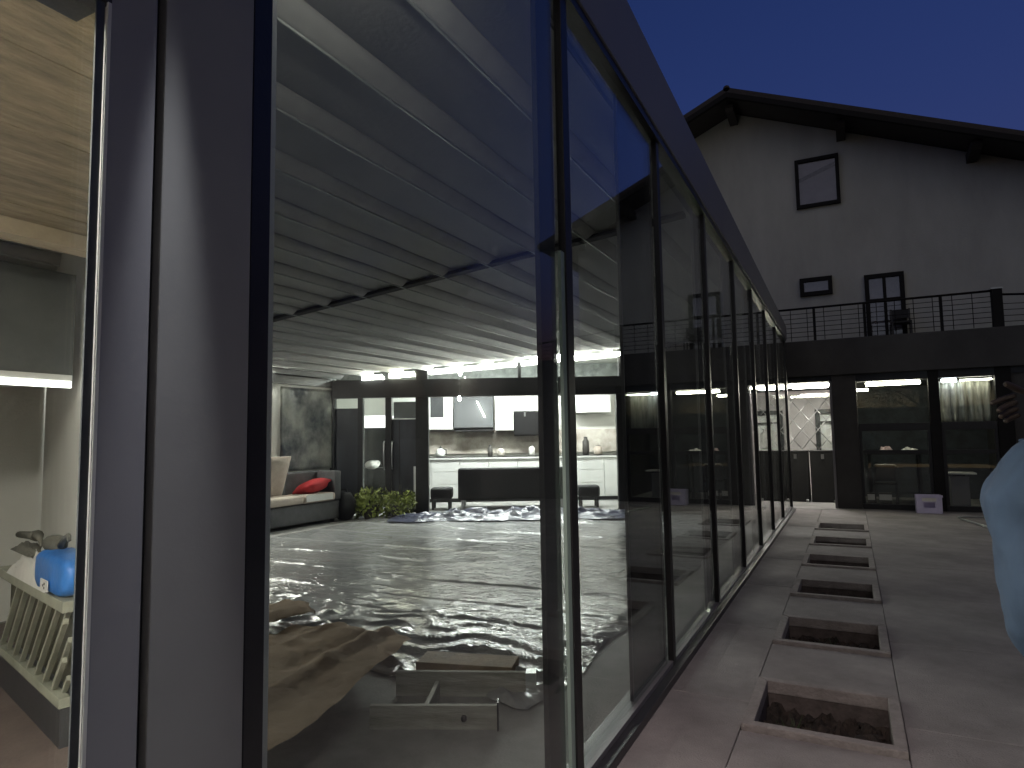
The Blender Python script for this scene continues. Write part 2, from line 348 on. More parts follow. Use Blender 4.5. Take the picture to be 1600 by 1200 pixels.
pp('led_strip', (-9.055, 4.2, 2.60), (-9.02, 8.3, 2.69), emit('added side led', (1.0, 0.97, 0.88), 32.0))  # strip added out of view to light the roof folds
pp('led_strip', (FX-0.14, 1.08, 3.10), (FX-0.115, 1.70, 3.13), emit('added front led', (1.0, 0.96, 0.86), 9.0))  # unseen strip added to brighten the near ceiling and floor
# far screen wall (own frame WM), all parts of the pavilion
WP = OFF @ WM
def wp(name, lo, hi, m, bevel=0.0, parent=None): return bx(name, lo, hi, m, parent or pav, bevel, WP)
def wall_roof_z(u): return roof_z((WM @ Vector((u, 0, 0))).x)
U0, U1 = -3.56, 5.44
wp('header_beam', (U0, -0.10, 2.31), (U1, 0.10, 2.665), BLACK, 0.004)
def wpost(u0, u1, z1=2.309, m=BLACK, name='screen_post'): wp(name, (u0, -0.08, 0), (u1, 0.08, z1), m, 0.003)
wpost(-3.60, -3.505); wpost(-3.05, -2.95); wpost(-2.505, -2.39); wpost(-1.91, -1.66, 2.309); wpost(2.05, 2.24)
wp('screen_post', (-1.90, -0.09, 2.666), (-1.67, 0.09, wall_roof_z(-1.8)-0.02), BLACK, 0.003)
for (a, b) in ((-3.55, -1.905), (-1.665, 0.12), (0.18, 2.10)):
    bm = bmesh.new(); prism(bm, [(a, 2.666), (b, 2.666), (b, wall_roof_z(b)-0.03), (a, wall_roof_z(a)-0.03)], -0.006, 0.006, WP, 'y'); obj('clerestory_pane', bm, GLASS_IN, pav)
wp('clerestory_bar', (0.121, -0.03, 2.666), (0.179, 0.03, wall_roof_z(0.15)-0.03), BLACK)
# light strip tucked under the roof along the screen wall
for (a, b, m_) in ((-2.95, -2.56, LED), (-2.42, -1.93, LEDW), (-1.64, 0.10, LED), (0.19, 2.14, LED)):
    bm = bmesh.new(); za, zb = wall_roof_z(a)-0.15, wall_roof_z(b)-0.15
    prism(bm, [(a, za), (b, zb), (b, zb+0.075), (a, za+0.075)], -0.150, -0.125, WP, 'y'); obj('led_strip', bm, m_, pav)
# blind wall to the right end
wp('blind_wall', (2.241, -0.06, 0), (U1, 0.06, 2.309), CHAR)
wp('blind_wall', (2.12, -0.06, 2.666), (U1, 0.06, 3.3), CHAR)
# left bays: fixed light, glazed door, second door
wp('fixed_light', (-3.50, -0.012, 2.11), (-3.055, 0.012, 2.309), GLASS_IN)
wp('dark_infill', (-3.50, -0.02, 0.06), (-3.055, 0.02, 2.095), mat('dark grey sheet', (0.035, 0.037, 0.045), 0.35, 0, 0.4, 3, stretch=(1,1,0.3)))
wp('infill_bar', (-3.50, -0.03, 2.096), (-3.055, 0.03, 2.109), BLACK)
wp('door_pane', (-2.945, -0.012, 0.08), (-2.51, 0.012, 2.30), GLASS_IN)
dl = wp('door_leaf', (-2.385, -0.025, 0.06), (-1.915, 0.025, 1.875), mat('dark grey sheet', (0.035, 0.037, 0.045), 0.35))
wp('leaf_pane', (-2.385, -0.012, 1.90), (-1.915, 0.012, 2.30), GLASS_IN)
wp('leaf_bar', (-2.385, -0.035, 1.876), (-1.915, 0.035, 1.899), SILVER_W)
wp('leaf_joint', (-2.24, -0.032, 0.07), (-2.225, -0.0255, 1.87), BLACK, parent=dl)
wp('white_jamb', (-1.955, -0.045, 0.12), (-1.918, -0.0255, 0.95), SILVER_W)
for u in (-2.53, -2.37):
    bm = bmesh.new(); tube(bm, [(u, -0.05, 0.90), (u, -0.115, 0.93), (u, -0.115, 1.42), (u, -0.05, 1.45)], 0.014, 8)
    bmesh.ops.transform(bm, matrix=WP, verts=bm.verts[:]); obj('door_handle', bm, STAINL, dl, smooth=True)

# ------------------------------------------------------------------ kitchen behind the screen wall
kit = thing('kitchen_room', 'bright white kitchen room behind the glass screen', 'room')
def kp(name, lo, hi, m, parent=None, bevel=0.0): return bx(name, lo, hi, m, parent or kit, bevel, WM)
kp('back_wall', (-4.4, 3.4, 0), (3.4, 3.5, 3.32), WHITEP)
kp('side_wall', (-4.5, 0.12, 0), (-4.4, 3.5, 3.32), WHITEP)
kp('side_wall', (2.9, 0.12, 0), (3.0, 3.39, 3.32), WHITEP)
kp('ceiling', (-4.5, 0.12, 3.32), (3.4, 3.5, 3.40), WHITEP)
kp('ceiling_lamp', (-1.6, 1.5, 3.27), (-0.2, 1.75, 3.318), PANEL)
kp('ceiling_lamp', (0.3, 1.5, 3.27), (1.7, 1.75, 3.318), PANEL)
kp('splashback', (-2.7, 3.36, 1.10), (2.9, 3.399, 1.66), STONEB)
kp('dimmed_wall_band', (-4.39, 3.35, 2.82), (2.89, 3.399, 3.31), mat('dimmed wall grey', (0.16, 0.165, 0.16), 0.7, 0, 0.5, 5, 0.2, 20, detail=9))  # grey band added to tone down the glare on the upper wall
cab = thing('base_cabinets', 'white base cabinet run with black worktop below the hood', 'cabinet', tuple(WM @ Vector((0, 2.4, 0))), PSI)
for k in range(8):                                         # local frame u, depth, z
    u0 = -2.6 + k*0.675
    c = bx('cabinet_box', (u0, 0.06, 0.09), (u0+0.67, 0.95, 1.00), SILVER_W, cab)
    if k in (1, 3, 6):
        for (z0, z1) in ((0.10, 0.40), (0.41, 0.70), (0.71, 0.985)): bx('drawer_front', (u0+0.004, 0.035, z0), (u0+0.666, 0.0595, z1), SILVER_W, cab, 0.003)
    else: bx('cabinet_door', (u0+0.004, 0.035, 0.10), (u0+0.666, 0.0595, 0.985), SILVER_W, cab, 0.003)
bx('worktop', (-2.62, 0.02, 1.002), (2.80, 0.96, 1.045), WORKTOP, cab, 0.004)
bx('worktop_edge', (-2.62, 0.012, 0.99), (2.80, 0.0195, 1.03), SILVER_W, cab)
bx('plinth', (-2.6, 0.10, 0), (2.78, 0.9, 0.089), ALU, cab)
def wall_cab(label, u0, u1, z0, z1, doors=1, d=0.36):
    t = thing('wall_cabinet', label, 'cabinet', tuple(WM @ Vector((u0, 3.36-d, z0))), PSI, 'white wall cabinets in the kitchen')
    bx('carcass', (0, 0.022, 0), (u1-u0, d, z1-z0), SILVER_W, t)
    w = (u1-u0)/doors
    for q in range(doors): bx('cabinet_door', (q*w+0.003, 0, 0.002), ((q+1)*w-0.003, 0.0215, z1-z0-0.002), SILVER_W, t, 0.003)
    return t
wc = wall_cab('white wall cabinet with grey glass door at the left end of the kitchen', -2.7, -1.46, 1.70, 2.8, 2)
bx('glass_door_pane', (0.70, -0.006, 0.30), (1.02, -0.0005, 0.98), HOODM, wc)
wall_cab('tall white wall cabinet just right of the sloping range hood', -0.42, 0.02, 1.66, 2.8, 1, 0.40)
wall_cab('white cabinet bridging above the black oven', 0.022, 1.0, 2.12, 2.8, 2)
wall_cab('white wall cabinet at the right end of the kitchen near the post', 1.46, 2.4, 2.06, 2.8, 2)
hood = thing('range_hood', 'dark sloping glass range hood over the worktop', 'range hood', tuple(WM @ Vector((-0.95, 3.35, 1.68))), PSI)
bm = bmesh.new(); prism(bm, [(0, 0), (-0.30, 0.0), (-0.36, 0.06), (-0.14, 0.86), (0, 0.86)], -0.48, 0.48, ax='x'); obj('hood_body', bm, HOODM, hood, bevel=0.008)
bx('hood_lip', (-0.46, -0.40, -0.03), (0.46, -0.02, -0.001), BLACK, hood, 0.004)
bm = bmesh.new(); box(bm, (0.19, -0.012, -0.22), (0.208, 0.012, 0.22), Matrix.Translation((0, -0.30, 0.42)) @ Matrix.Rotation(-0.45, 4, 'Y') @ Matrix.Rotation(-0.27, 4, 'X')); obj('light_bar', bm, LED, hood)
oven = thing('built_in_oven', 'black built in oven and coffee machine between white cabinets', 'oven', tuple(WM @ Vector((0.03, 2.98, 1.52))), PSI)
bx('oven_body', (0.0, 0.02, 0), (0.96, 0.36, 0.585), DARKW, oven, 0.006)
bx('oven_door', (0.03, 0.0, 0.03), (0.55, 0.0195, 0.55), DARKW, oven, 0.004)
bx('display', (0.62, 0.008, 0.36), (0.88, 0.0195, 0.50), emit('pale display', (0.8, 0.85, 0.9), 0.3), oven)
bx('display', (0.66, 0.008, 0.24), (0.80, 0.0195, 0.29), STAINL, oven)
bx('handle', (0.25, -0.03, 0.47), (0.29, -0.001, 0.58), STAINL, oven, 0.004)
def lathe(name, prof, m, parent=None, seg=20, M=I4, smooth=True):
    bm = bmesh.new(); rings = []
    for r, z in prof:
        rings.append([bm.verts.new(M @ Vector((r*math.cos(t), r*math.sin(t), z))) for t in [2*math.pi*k/seg for k in range(seg)]])
    for a, b in zip(rings[:-1], rings[1:]):
        for k in range(seg): bm.faces.new((a[k], a[(k+1)%seg], b[(k+1)%seg], b[k]))
    bm.faces.new(rings[0][::-1]); bm.faces.new(rings[-1])
    return obj(name, bm, m, parent, smooth)
def at(u, n, z): return tuple(WM @ Vector((u, n, z)))
t = thing('kettle', 'small white kettle on the left of the black worktop', 'kettle', at(-1.75, 2.9, 1.046))
lathe('kettle_body', [(0.10,0),(0.125,0.03),(0.11,0.14),(0.06,0.20)], SILVER_W, t); lathe('kettle_lid', [(0.055,0.201),(0.04,0.225),(0.012,0.235),(0.012,0.26)], BLACK, t)
bm = bmesh.new(); tube(bm, [(0.105,0,0.05),(0.17,0,0.07),(0.17,0,0.17),(0.07,0,0.19)], 0.012, 8); obj('kettle_handle', bm, BLACK, t, True)
for i, (u, h, r, m_, lb) in enumerate(((-0.55, 0.26, 0.06, TERRA, 'dark bottle on the worktop under the hood'), (-0.30, 0.20, 0.09, STONEB, 'beige jar on the worktop right of the dark bottle'), (0.45, 0.24, 0.07, WHITEC, 'white canister on the worktop under the black oven'), (1.75, 0.42, 0.08, TERRA, 'tall dark vase on the worktop near the right post'), (2.05, 0.22, 0.10, BEIGEF, 'squat beige crock on the worktop near the right post'))):
    t = thing('worktop_jar', lb, 'jar', at(u, 2.85, 1.046), 0, 'jars on the kitchen worktop')
    lathe('jar_body', [(r*.8,0),(r,0.02),(r,h*.75),(r*.55,h*.86),(r*.5,h*.95)], m_, t); lathe('lid', [(r*.55,h*.951),(r*.6,h*.96),(r*.55,h),(r*.15,h*1.02)], BLACK, t)
dc = thing('display_cabinet', 'glass fronted display cabinet with white lit top behind the glass door', 'cabinet', at(-3.35, 1.6, 0), PSI)
bx('cabinet_body', (0, 0.05, 0), (0.62, 0.45, 1.75), HOODM, dc, 0.006); bx('lit_top', (0, 0, 1.752), (0.62, 0.45, 2.02), emit('cabinet header', (1.0, 1.0, 0.95), 0.55), dc, 0.004); bx('glass_front', (0.03, 0.035, 0.3), (0.59, 0.045, 1.72), GLASS_IN, dc)
lathe('white_dish', [(0.05,0),(0.15,0.03),(0.17,0.06)], WHITEC, dc, 18, Matrix.Translation((0.25,-0.03,0.9)) @ Matrix.Rotation(R(35),4,'X')); bx('dish_shelf', (0.05,-0.12,0.86), (0.5,0.03,0.875), STAINL, dc)
tv = thing('wall_screen', 'black wall screen in white surround seen above the second door leaf', 'screen', at(-2.75, 2.2, 1.75), PSI)
bx('surround', (-0.12, 0.03, -0.12), (0.78, 0.07, 0.85), SILVER_W, tv, 0.004); bx('screen_panel', (0, 0, 0), (0.55, 0.029, 0.60), BLACK, tv, 0.006)
# two small lit pendants in front of the opening
for (u, z, lb) in ((-0.98, 2.72, 'upper small lit bulb hanging in front of the kitchen opening'), (-1.00, 2.24, 'lower small lit bulb hanging in front of the kitchen opening')):
    t = thing('pendant_bulb', lb, 'lamp', at(u, -0.6, z), 0, 'bulbs hanging by the kitchen opening')
    lathe('bulb', [(0.006,-0.05),(0.026,-0.035),(0.034,-0.005),(0.02,0.03),(0.014,0.045)], BULB, t); lathe('socket', [(0.016,0.0455),(0.016,0.09),(0.006,0.10)], BLACK, t)
    bm = bmesh.new(); tube(bm, [(0,0,0.10),(0,0,roof_z(at(u,-0.6,0)[0])-z-0.03)], 0.003, 5); obj('cord', bm, BLACK, t)

# black sofa with its back to us, two low stools
def rbox(name, lo, hi, m, parent, r=0.04):
    return bx(name, lo, hi, m, parent, r, smooth=True)
sofa = thing('sofa', 'low black sofa with its back to the pool in front of the kitchen', 'sofa', at(-1.16, 0.75, 0), PSI)
rbox('backrest', (0, 0, 0.20), (2.25, 0.22, 0.86), BLACKF, sofa, 0.05)
rbox('seat', (0.16, 0.225, 0.20), (2.09, 0.85, 0.44), BLACKF, sofa, 0.04)
rbox('armrest', (0, 0.225, 0.20), (0.155, 0.85, 0.62), BLACKF, sofa, 0.04); rbox('armrest', (2.095, 0.225, 0.20), (2.25, 0.85, 0.62), BLACKF, sofa, 0.04)
for a, b in ((0.06, 0.06), (2.14, 0.06), (0.06, 0.75), (2.14, 0.75)): bx('leg', (a, b, 0), (a+0.05, b+0.05, 0.21), STAINL, sofa)
for u, lb in ((-1.75, 'low black padded stool left of the black sofa by the post'), (1.36, 'low black padded stool to the right of the black sofa')):
    t = thing('padded_stool', lb, 'stool', at(u, 0.85, 0), PSI, 'low black stools by the sofa')
    rbox('seat', (0, 0, 0.22), (0.45, 0.45, 0.45), BLACKF, t, 0.05)
    for a in (0.03, 0.37):
        for b in (0.03, 0.37): bx('leg', (a, b, 0), (a+0.045, b+0.045, 0.23), ALU, t)

# potted plant behind the glass door
def leaf_mesh(bm, c, size, rng, elong=2.0):
    q = Quaternion((rng.gauss(0,1), rng.gauss(0,1), rng.gauss(0,1), rng.gauss(0,1))).normalized()
    pts = [(-1,0,0),(-.2,.5,.08),(1,0,-.1),(-.2,-.5,.08)]
    vs = [bm.verts.new(Vector(c) + q @ Vector((p[0]*size*elong*.5, p[1]*size, p[2]*size))) for p in pts]
    bm.faces.new((vs[0], vs[1], vs[2])); bm.faces.new((vs[0], vs[2], vs[3]))
def plant(label, u, n, w, h):
    rng = random.Random(int(u*100)); t = thing('potted_plant', label, 'plant', at(u, n, 0), 0, 'yellow green plants by the glass door')
    lathe('pot', [(0.13,0),(0.17,0.22),(0.18,0.26),(0.165,0.262)], TERRA, t)
    bm = bmesh.new()
    for s in range(14):
        a = rng.uniform(0, 6.28); r = rng.uniform(0.1, w); tube(bm, [(0,0,0.24),(math.cos(a)*r*.5, math.sin(a)*r*.5, 0.24+h*.35),(math.cos(a)*r, math.sin(a)*r, 0.26+h*rng.uniform(.45,.9))], 0.006, 4)
    obj('stem', bm, TERRA, t)
    bm = bmesh.new()
    for q in range(520):
        a = rng.uniform(0, 6.28); r = w*math.sqrt(rng.random()); z = 0.06 + h*rng.random()**0.8*(1.05-0.25*(r/w)) + 0.10*math.sin(a*3)*(r/w)
        leaf_mesh(bm, (math.cos(a)*r, math.sin(a)*r, z), rng.uniform(0.035, 0.065), rng)
    obj('foliage', bm, LEAFY, t)
plant('yellow green leafy plant standing in front of the glass door', -2.70, -0.42, 0.33, 0.50)
plant('yellow green leafy plant between the door handles and the white jamb', -2.18, -0.40, 0.31, 0.42)

# left side: grey sofa, cushions, red pillow, marbled sheet, black bag
ls = thing('corner_sofa', 'dark grey sofa base with pale cushions along the side wall', 'sofa', (-9.08, 7.3, 0))
rbox('base', (0, 0, 0.06), (0.60, 2.15, 0.40), GREYF, ls, 0.03); rbox('backrest', (0, 1.25, 0.401), (0.16, 2.15, 0.93), GREYF, ls, 0.04); rbox('armrest', (0.17, 2.0, 0.401), (0.62, 2.16, 0.93), GREYF, ls, 0.03)
rbox('seat_cushion', (0.165, 0.02, 0.402), (0.66, 1.2, 0.55), BEIGEF, ls, 0.05); rbox('seat_cushion', (0.165, 1.21, 0.402), (0.66, 1.98, 0.55), BEIGEF, ls, 0.05)
for a in (0.05, 0.5):
    for b in (0.1, 2.0): bx('leg', (a, b, 0), (a+0.05, b+0.05, 0.07), ALU, ls)
def pillow(name, label, loc, size, rot, m, cat='cushion'):
    bm = bmesh.new(); bmesh.ops.create_cube(bm, size=1)
    bmesh.ops.subdivide_edges(bm, edges=bm.edges[:], cuts=5, use_grid_fill=True)
    for v in bm.verts:
        x, y, z = v.co*2; e = max(abs(x), abs(y)); f = (1-abs(x)**3)*(1-abs(y)**3)
        v.co = Vector((x*.5*(1-.06*abs(y)**2*0), y*.5, z*.5*(0.12+0.88*max(0, f)**0.5)))
        v.co += Vector((0,0,0.03*noise.noise(Vector((x*2,y*2,loc[0])))))
    o = obj(name, bm, m, None, True); o.scale = size; o.location = loc; o.rotation_euler = rot; return tag(o, label, cat)
pillow('back_cushion', 'pale beige back cushion leaning on the side wall', (-8.83, 8.15, 0.84), (0.80, 0.62, 0.20), (0, R(-72), 0), BEIGEF)
pillow('red_pillow', 'red pillow lying on the pale sofa cushions', (-8.68, 8.95, 0.66), (0.44, 0.62, 0.24), (R(4), R(-22), R(10)), REDF)
bx_ = bx('folded_card', (-8.425, 8.55, 0.43), (-8.415, 9.20, 0.545), SILVER_W); tag(bx_, 'white folded card strip on the front edge of the pale cushion', 'card')
m_marble = mat('marbled sheet', (0.72, 0.73, 0.68), 0.3, 0, 0.2, 1.9, 0.1, 8, col2=(0.10, 0.115, 0.14), detail=7)
bm = bmesh.new(); N, Mv = 24, 24
g = [[bm.verts.new((-9.065 + 0.02*noise.noise(Vector((i*.5, j*.2, 0))), 8.55 + 1.32*i/N, 0.95 + 1.52*j/Mv)) for j in range(Mv+1)] for i in range(N+1)]
for i in range(N):
    for j in range(Mv): bm.faces.new((g[i][j], g[i+1][j], g[i+1][j+1], g[i][j+1]))
bmesh.ops.solidify(bm, geom=bm.faces[:], thickness=0.004)
tag(obj('wall_sheet', bm, m_marble, None, True), 'grey marbled plastic sheet hanging on the side wall above the sofa', 'sheet')
t = thing('black_bag', 'slumped black bag beside the end of the corner sofa', 'bag', at(-3.18, -0.55, 0))
bm = bmesh.new(); bmesh.ops.create_icosphere(bm, subdivisions=3, radius=1)
for v in bm.verts:
    nn = 1 + 0.18*noise.noise(v.co*1.7); v.co = Vector((v.co.x*0.24*nn, v.co.y*0.2*nn, max(0, (v.co.z+0.92)*0.27*nn)))
obj('bag_body', bm, BLACKF, t, True)
bm = bmesh.new(); tube(bm, [(-0.1,0,0.44),(-0.06,0,0.56),(0.05,0,0.57),(0.1,0,0.44)], 0.013, 8); obj('bag_handle', bm, BLACKF, t, True)

# ------------------------------------------------------------------ plastic film over the floor
m = bpy.data.materials.new('plastic film'); m.use_nodes = True; nt = m.node_tree; n = nt.nodes; l = nt.links; b = n['Principled BSDF']
tc = n.new('ShaderNodeTexCoord')
mp = n.new('ShaderNodeMapping'); mp.inputs['Scale'].default_value = (0.55, 1.0, 1); mp.inputs['Rotation'].default_value = (0, 0, R(-24)); l.new(tc.outputs['Object'], mp.inputs[0])
t1 = n.new('ShaderNodeTexNoise'); t1.inputs['Scale'].default_value = 15; t1.inputs['Detail'].default_value = 2; t1.inputs['Distortion'].default_value = 1.4; l.new(mp.outputs[0], t1.inputs[0])
t2 = n.new('ShaderNodeTexNoise'); t2.inputs['Scale'].default_value = 1.3; t2.inputs['Detail'].default_value = 6; l.new(mp.outputs[0], t2.inputs[0])
rp = n.new('ShaderNodeValToRGB'); rp.color_ramp.elements[0].color = (0.17, 0.175, 0.18, 1); rp.color_ramp.elements[1].color = (0.34, 0.34, 0.335, 1); l.new(t2.outputs[0], rp.inputs[0]); l.new(rp.outputs[0], b.inputs['Base Color'])
b.inputs['Roughness'].default_value = 0.18; b.inputs['Specular IOR Level'].default_value = 0.6
bp = n.new('ShaderNodeBump'); bp.inputs['Strength'].default_value = 0.9; bp.inputs['Distance'].default_value = 0.02
mk = n.new('ShaderNodeTexNoise'); mk.inputs['Scale'].default_value = 0.55; mk.inputs['Detail'].default_value = 2; l.new(tc.outputs['Object'], mk.inputs[0])
mkr = n.new('ShaderNodeMapRange'); mkr.inputs[1].default_value = 0.42; mkr.inputs[2].default_value = 0.58; mkr.inputs[3].default_value = 0.22; mkr.inputs[4].default_value = 0.8
l.new(mk.outputs[0], mkr.inputs[0]); l.new(mkr.outputs[0], bp.inputs['Strength']); l.new(t1.outputs[0], bp.inputs['Height']); l.new(bp.outputs[0], b.inputs['Normal'])
FILM = m
def film_h(x, y):
    z = 0.016 + 0.006*noise.fractal(Vector((x*0.9, y*0.9, 0)), 1, 2, 5)
    r = 1-abs(noise.noise(Vector((x*1.3+4, y*3.0, 5))))*2; z += 0.007*max(0, r)**14
    r = 1-abs(noise.noise(Vector((x*2.2+y*1.6, y*2.2-x*1.5, 9))))*2; z += 0.006*max(0, r)**14
    for ys in (10.6, 9.2, 8.3, 7.45, 6.7, 5.9, 5.2, 4.7): # lapped edges of the film strips, running across
        d = (y - ys - 0.10*noise.noise(Vector((x*0.6, ys, 0)))); z += 0.024*math.exp(-(d/0.014)**2)*(0.6+0.5*noise.noise(Vector((x, ys*3, 2))))
    near = max(0, min(1, (5.2-y)/1.2)); nr = 1-abs(noise.noise(Vector((x*2.4+1.3*y, y*3.4-x, 21))))*2.2; z += near*0.045*max(0, nr)**5; z += near*0.02*max(0, noise.fractal(Vector((x*2.2, y*2.6, 4)), 1, 2, 4))
    far = max(0, min(1, (y+0.5*x*0 - (yfar(x)-2.2))/1.4)); z += far*0.06*max(0, noise.fractal(Vector((x*1.2, y*1.8, 14)), 1, 2, 4))
    return max(0.006, z)
def film_edges(s):                                         # near and far edge for a given x
    return None
bm = bmesh.new(); NX, NY = 220, 430; g = []
for i in range(NX+1):
    x = -8.08 + (8.08-1.62)*i/NX; col = []
    yn = 3.45 + 0.30*noise.noise(Vector((x*1.1, 0, 7))) + 0.10*noise.noise(Vector((x*5, 0, 7))) + (0.9 if x < -5 else 0) * min(1, (-5-x)/1.5)*0
    if x > -2.6: yn += 0.10*math.sin((x+2.6)*6)
    yf = yfar(x) - 0.55 + 0.15*noise.noise(Vector((x*2, 1, 3)))
    xx = x
    for j in range(NY+1):
        s = (j/NY); y = yn + (yf-yn)*s**1.25
        xj = x + (0.10*noise.noise(Vector((y*1.4, 3, 1))) if i == NX else 0)*1.0
        edge = min(1, min(i, NX-i)/5, min(j, NY-j)/4)
        col.append(bm.verts.new((xj, y, film_h(x, y)*(0.25+0.75*edge) + 0.004)))
    g.append(col)
for i in range(NX):
    for j in range(NY): bm.faces.new((g[i][j], g[i+1][j], g[i+1][j+1], g[i][j+1]))
tag(obj('plastic_film', bm, FILM, None, True), 'shiny wrinkled clear plastic film spread over the pavilion floor', 'plastic sheet')
# bluish tarp heaped at the far end of the film
bm = bmesh.new(); NX, NY = 120, 40; g = []
TARP = mat('grey blue tarp', (0.05, 0.055, 0.09), 0.28, 0, 0.4, 3, 0.5, 9)
for i in range(NX+1):
    col = []
    for j in range(NY+1):
        u = -2.25 + 4.6*i/NX; nn = -1.35 + 1.25*j/NY
        e = math.sin(math.pi*min(1, max(0, i/NX)))**0.5*math.sin(math.pi*j/NY)**0.7
        z = 0.045 + e*(0.06 + 0.10*noise.fractal(Vector((u*2.6, nn*4.0, 3)), 0.8, 2, 5) + 0.09*max(0, 1-abs(noise.noise(Vector((u*1.8, nn*3.2, 8))))*2.5)**3)
        col.append(bm.verts.new(WM @ Vector((u + 0.08*noise.noise(Vector((u, nn*2, 1))), nn + 0.1*noise.noise(Vector((u*2, nn, 5))), max(0.04, z)))))
    g.append(col)
for i in range(NX):
    for j in range(NY): bm.faces.new((g[i][j], g[i+1][j], g[i+1][j+1], g[i][j+1]))
tag(obj('crumpled_tarp', bm, TARP, None, True), 'crumpled grey blue tarp heaped in front of the black sofa', 'tarp')

# cardboard sheet and formwork pieces on the near floor
def sheet(name, label, corners, z0, m, amp, cat, N=40, thick=0.006, crease=0):
    bm = bmesh.new(); a, b, c, d = [Vector(p) for p in corners]; g = []
    for i in range(N+1):
        col = []
        for j in range(N+1):
            s, t_ = i/N, j/N; p = (a*(1-s)+b*s)*(1-t_) + (d*(1-s)+c*s)*t_
            wob = 0.03*noise.noise(Vector((s*4, t_*4, 2)))
            e = min(s, 1-s, t_, 1-t_)
            z = p.z + z0 + amp*(0.5+noise.noise(Vector((s*1.7+1, t_*1.2, 6)))) + 0.25*amp*noise.noise(Vector((s*6, t_*5, 1)))
            if crease: z += crease*(0.9*math.exp(-((t_-0.30+0.05*s)/0.05)**2) - 1.0*math.exp(-((t_-0.46+0.06*s)/0.07)**2) + 0.5*math.exp(-((t_-0.72)/0.04)**2)) + 0.012*noise.noise(Vector((s*14, t_*11, 3)))
            col.append(bm.verts.new((p.x+(wob if e < .02 else 0), p.y+(wob if e < .02 else 0), max(p.z+0.012, z))))
        g.append(col)
    for i in range(N):
        for j in range(N): bm.faces.new((g[i][j], g[i+1][j], g[i+1][j+1], g[i][j+1]))
    bmesh.ops.solidify(bm, geom=bm.faces[:], thickness=thick); bmesh.ops.recalc_face_normals(bm, faces=bm.faces[:])
    return tag(obj(name, bm, m, None, True), label, cat)
sheet('cardboard_sheet', 'large bent brown cardboard sheet on the near floor by the corner post', [(-2.05,1.75,0.26),(-2.62,3.62,0.10),(-3.55,3.75,0.05),(-4.2,3.3,0.04)], 0.02, CARD, 0.08, 'cardboard', 70, 0.006, 0.045)
sheet('cardboard_flap', 'torn curled piece of brown cardboard at the rear of the large sheet', [(-4.0,3.45,0.16),(-3.6,3.75,0.13),(-4.0,4.05,0.12),(-4.5,3.7,0.18)], 0.02, CARD, 0.07, 'cardboard', 16)
def plank(name, label, p0, p1, w, h, m=TIMBER, extra=None):
    p0, p1 = Vector(p0), Vector(p1); d = p1-p0; L = d.length
    t = thing(name, label, 'board', tuple(p0), math.atan2(d.y, d.x), 'formwork boards on the near floor')
    bx('board', (0, -w/2, 0), (L, w/2, h), m, t, 0.003)
    return t, L
t, L = plank('formwork_board', 'pale grey board on edge with a bolt hole nearest to the glass', (-2.30,2.80,0.0), (-1.70,3.08,0.0), 0.03, 0.12)
lathe('bolt', [(0.016,0),(0.016,0.012),(0.006,0.014)], BLACK, t, 10, Matrix.Translation((L-0.17,-0.016,0.06)) @ Matrix.Rotation(R(90),4,'X'))
bx('end_plate', (L+0.001, -0.03, 0), (L+0.008, 0.03, 0.14), ALU, t)
t, L = plank('formwork_board', 'grey board on edge behind the nearest one with a steel end bracket', (-2.45,3.22,0.0), (-1.75,3.52,0.0), 0.03, 0.14)
bx('end_bracket', (L+0.001, -0.04, 0.06), (L+0.06, 0.04, 0.145), ALU_EDGE, t)
t, L = plank('formwork_board', 'short cross board joining the two grey boards', (-2.06,2.96,0.0), (-2.20,3.28,0.0), 0.025, 0.10)
t, L = plank('formwork_board', 'brown rounded board lying behind the grey boards', (-2.55,3.62,0.0), (-1.95,3.78,0.0), 0.22, 0.09, mat('stained ply', (0.22, 0.16, 0.11), 0.75, 0, 0.3, 4, 0.2, 40))

# ------------------------------------------------------------------ annex room left of the corner post
an = thing('annex_room', 'lit side room with boarded wooden ceiling behind the left pane', 'room')
def ap(name, lo, hi, m, parent=None, bevel=0.0): return bx(name, lo, hi, m, parent or an, bevel)
ap('glass_pane', (FX-0.046, -1.6, 0.05), (FX-0.038, 0.660, 2.236), GLASS)
ap('lintel', (FX-0.10, -1.6, 2.237), (FX+0.002, 0.629, 3.5), ALU)
ap('sill_rail', (FX-0.08, -1.6, 0.0), (FX+0.01, 0.584, 0.049), ALU)
ap('side_wall', (-6.5, -1.75, 0), (FX-0.01, -1.61, 3.4), WHITEP)
ap('back_wall', (-6.65, -1.75, 0), (-6.51, 3.35, 3.4), WHITEP)
A_, B_ = Vector((-1.27, 1.12)), Vector((-6.5, 3.36)); dd = (B_-A_).normalized(); nn_ = Vector((-dd.y, dd.x))*-1
bm = bmesh.new(); prism(bm, [tuple(A_), tuple(B_), tuple(B_ + nn_*0.05*-1 if False else B_+Vector((0,0.06))), tuple(A_+Vector((0,0.05)))], 0, 3.38); obj('partition_wall', bm, WHITEP, an)
UPW = mat('grey green upper panel', (0.10, 0.105, 0.105), 0.55, 0, 0.2, 2)
ap('overhead_cabinet', (-5.0, -1.6, 1.925), (-4.30, 2.37, 2.56), UPW)
ap('shelf_lip', (-5.0, -1.6, 1.885), (-4.285, 2.36, 1.924), SILVER_W)
ap('led_strip', (-4.30, -1.6, 1.845), (-4.28, 2.355, 1.884), emit('annex led', (1.0, 0.98, 0.90), 1.4))
ap('wall_panel', (-6.5, -1.6, 0.4), (-6.47, 2.35, 1.44), SILVER_W)
for yy in (2.36, 2.68): ap('wall_panel', (-6.5, yy, 0.4), (-6.47, yy+0.31, 1.44), SILVER_W)
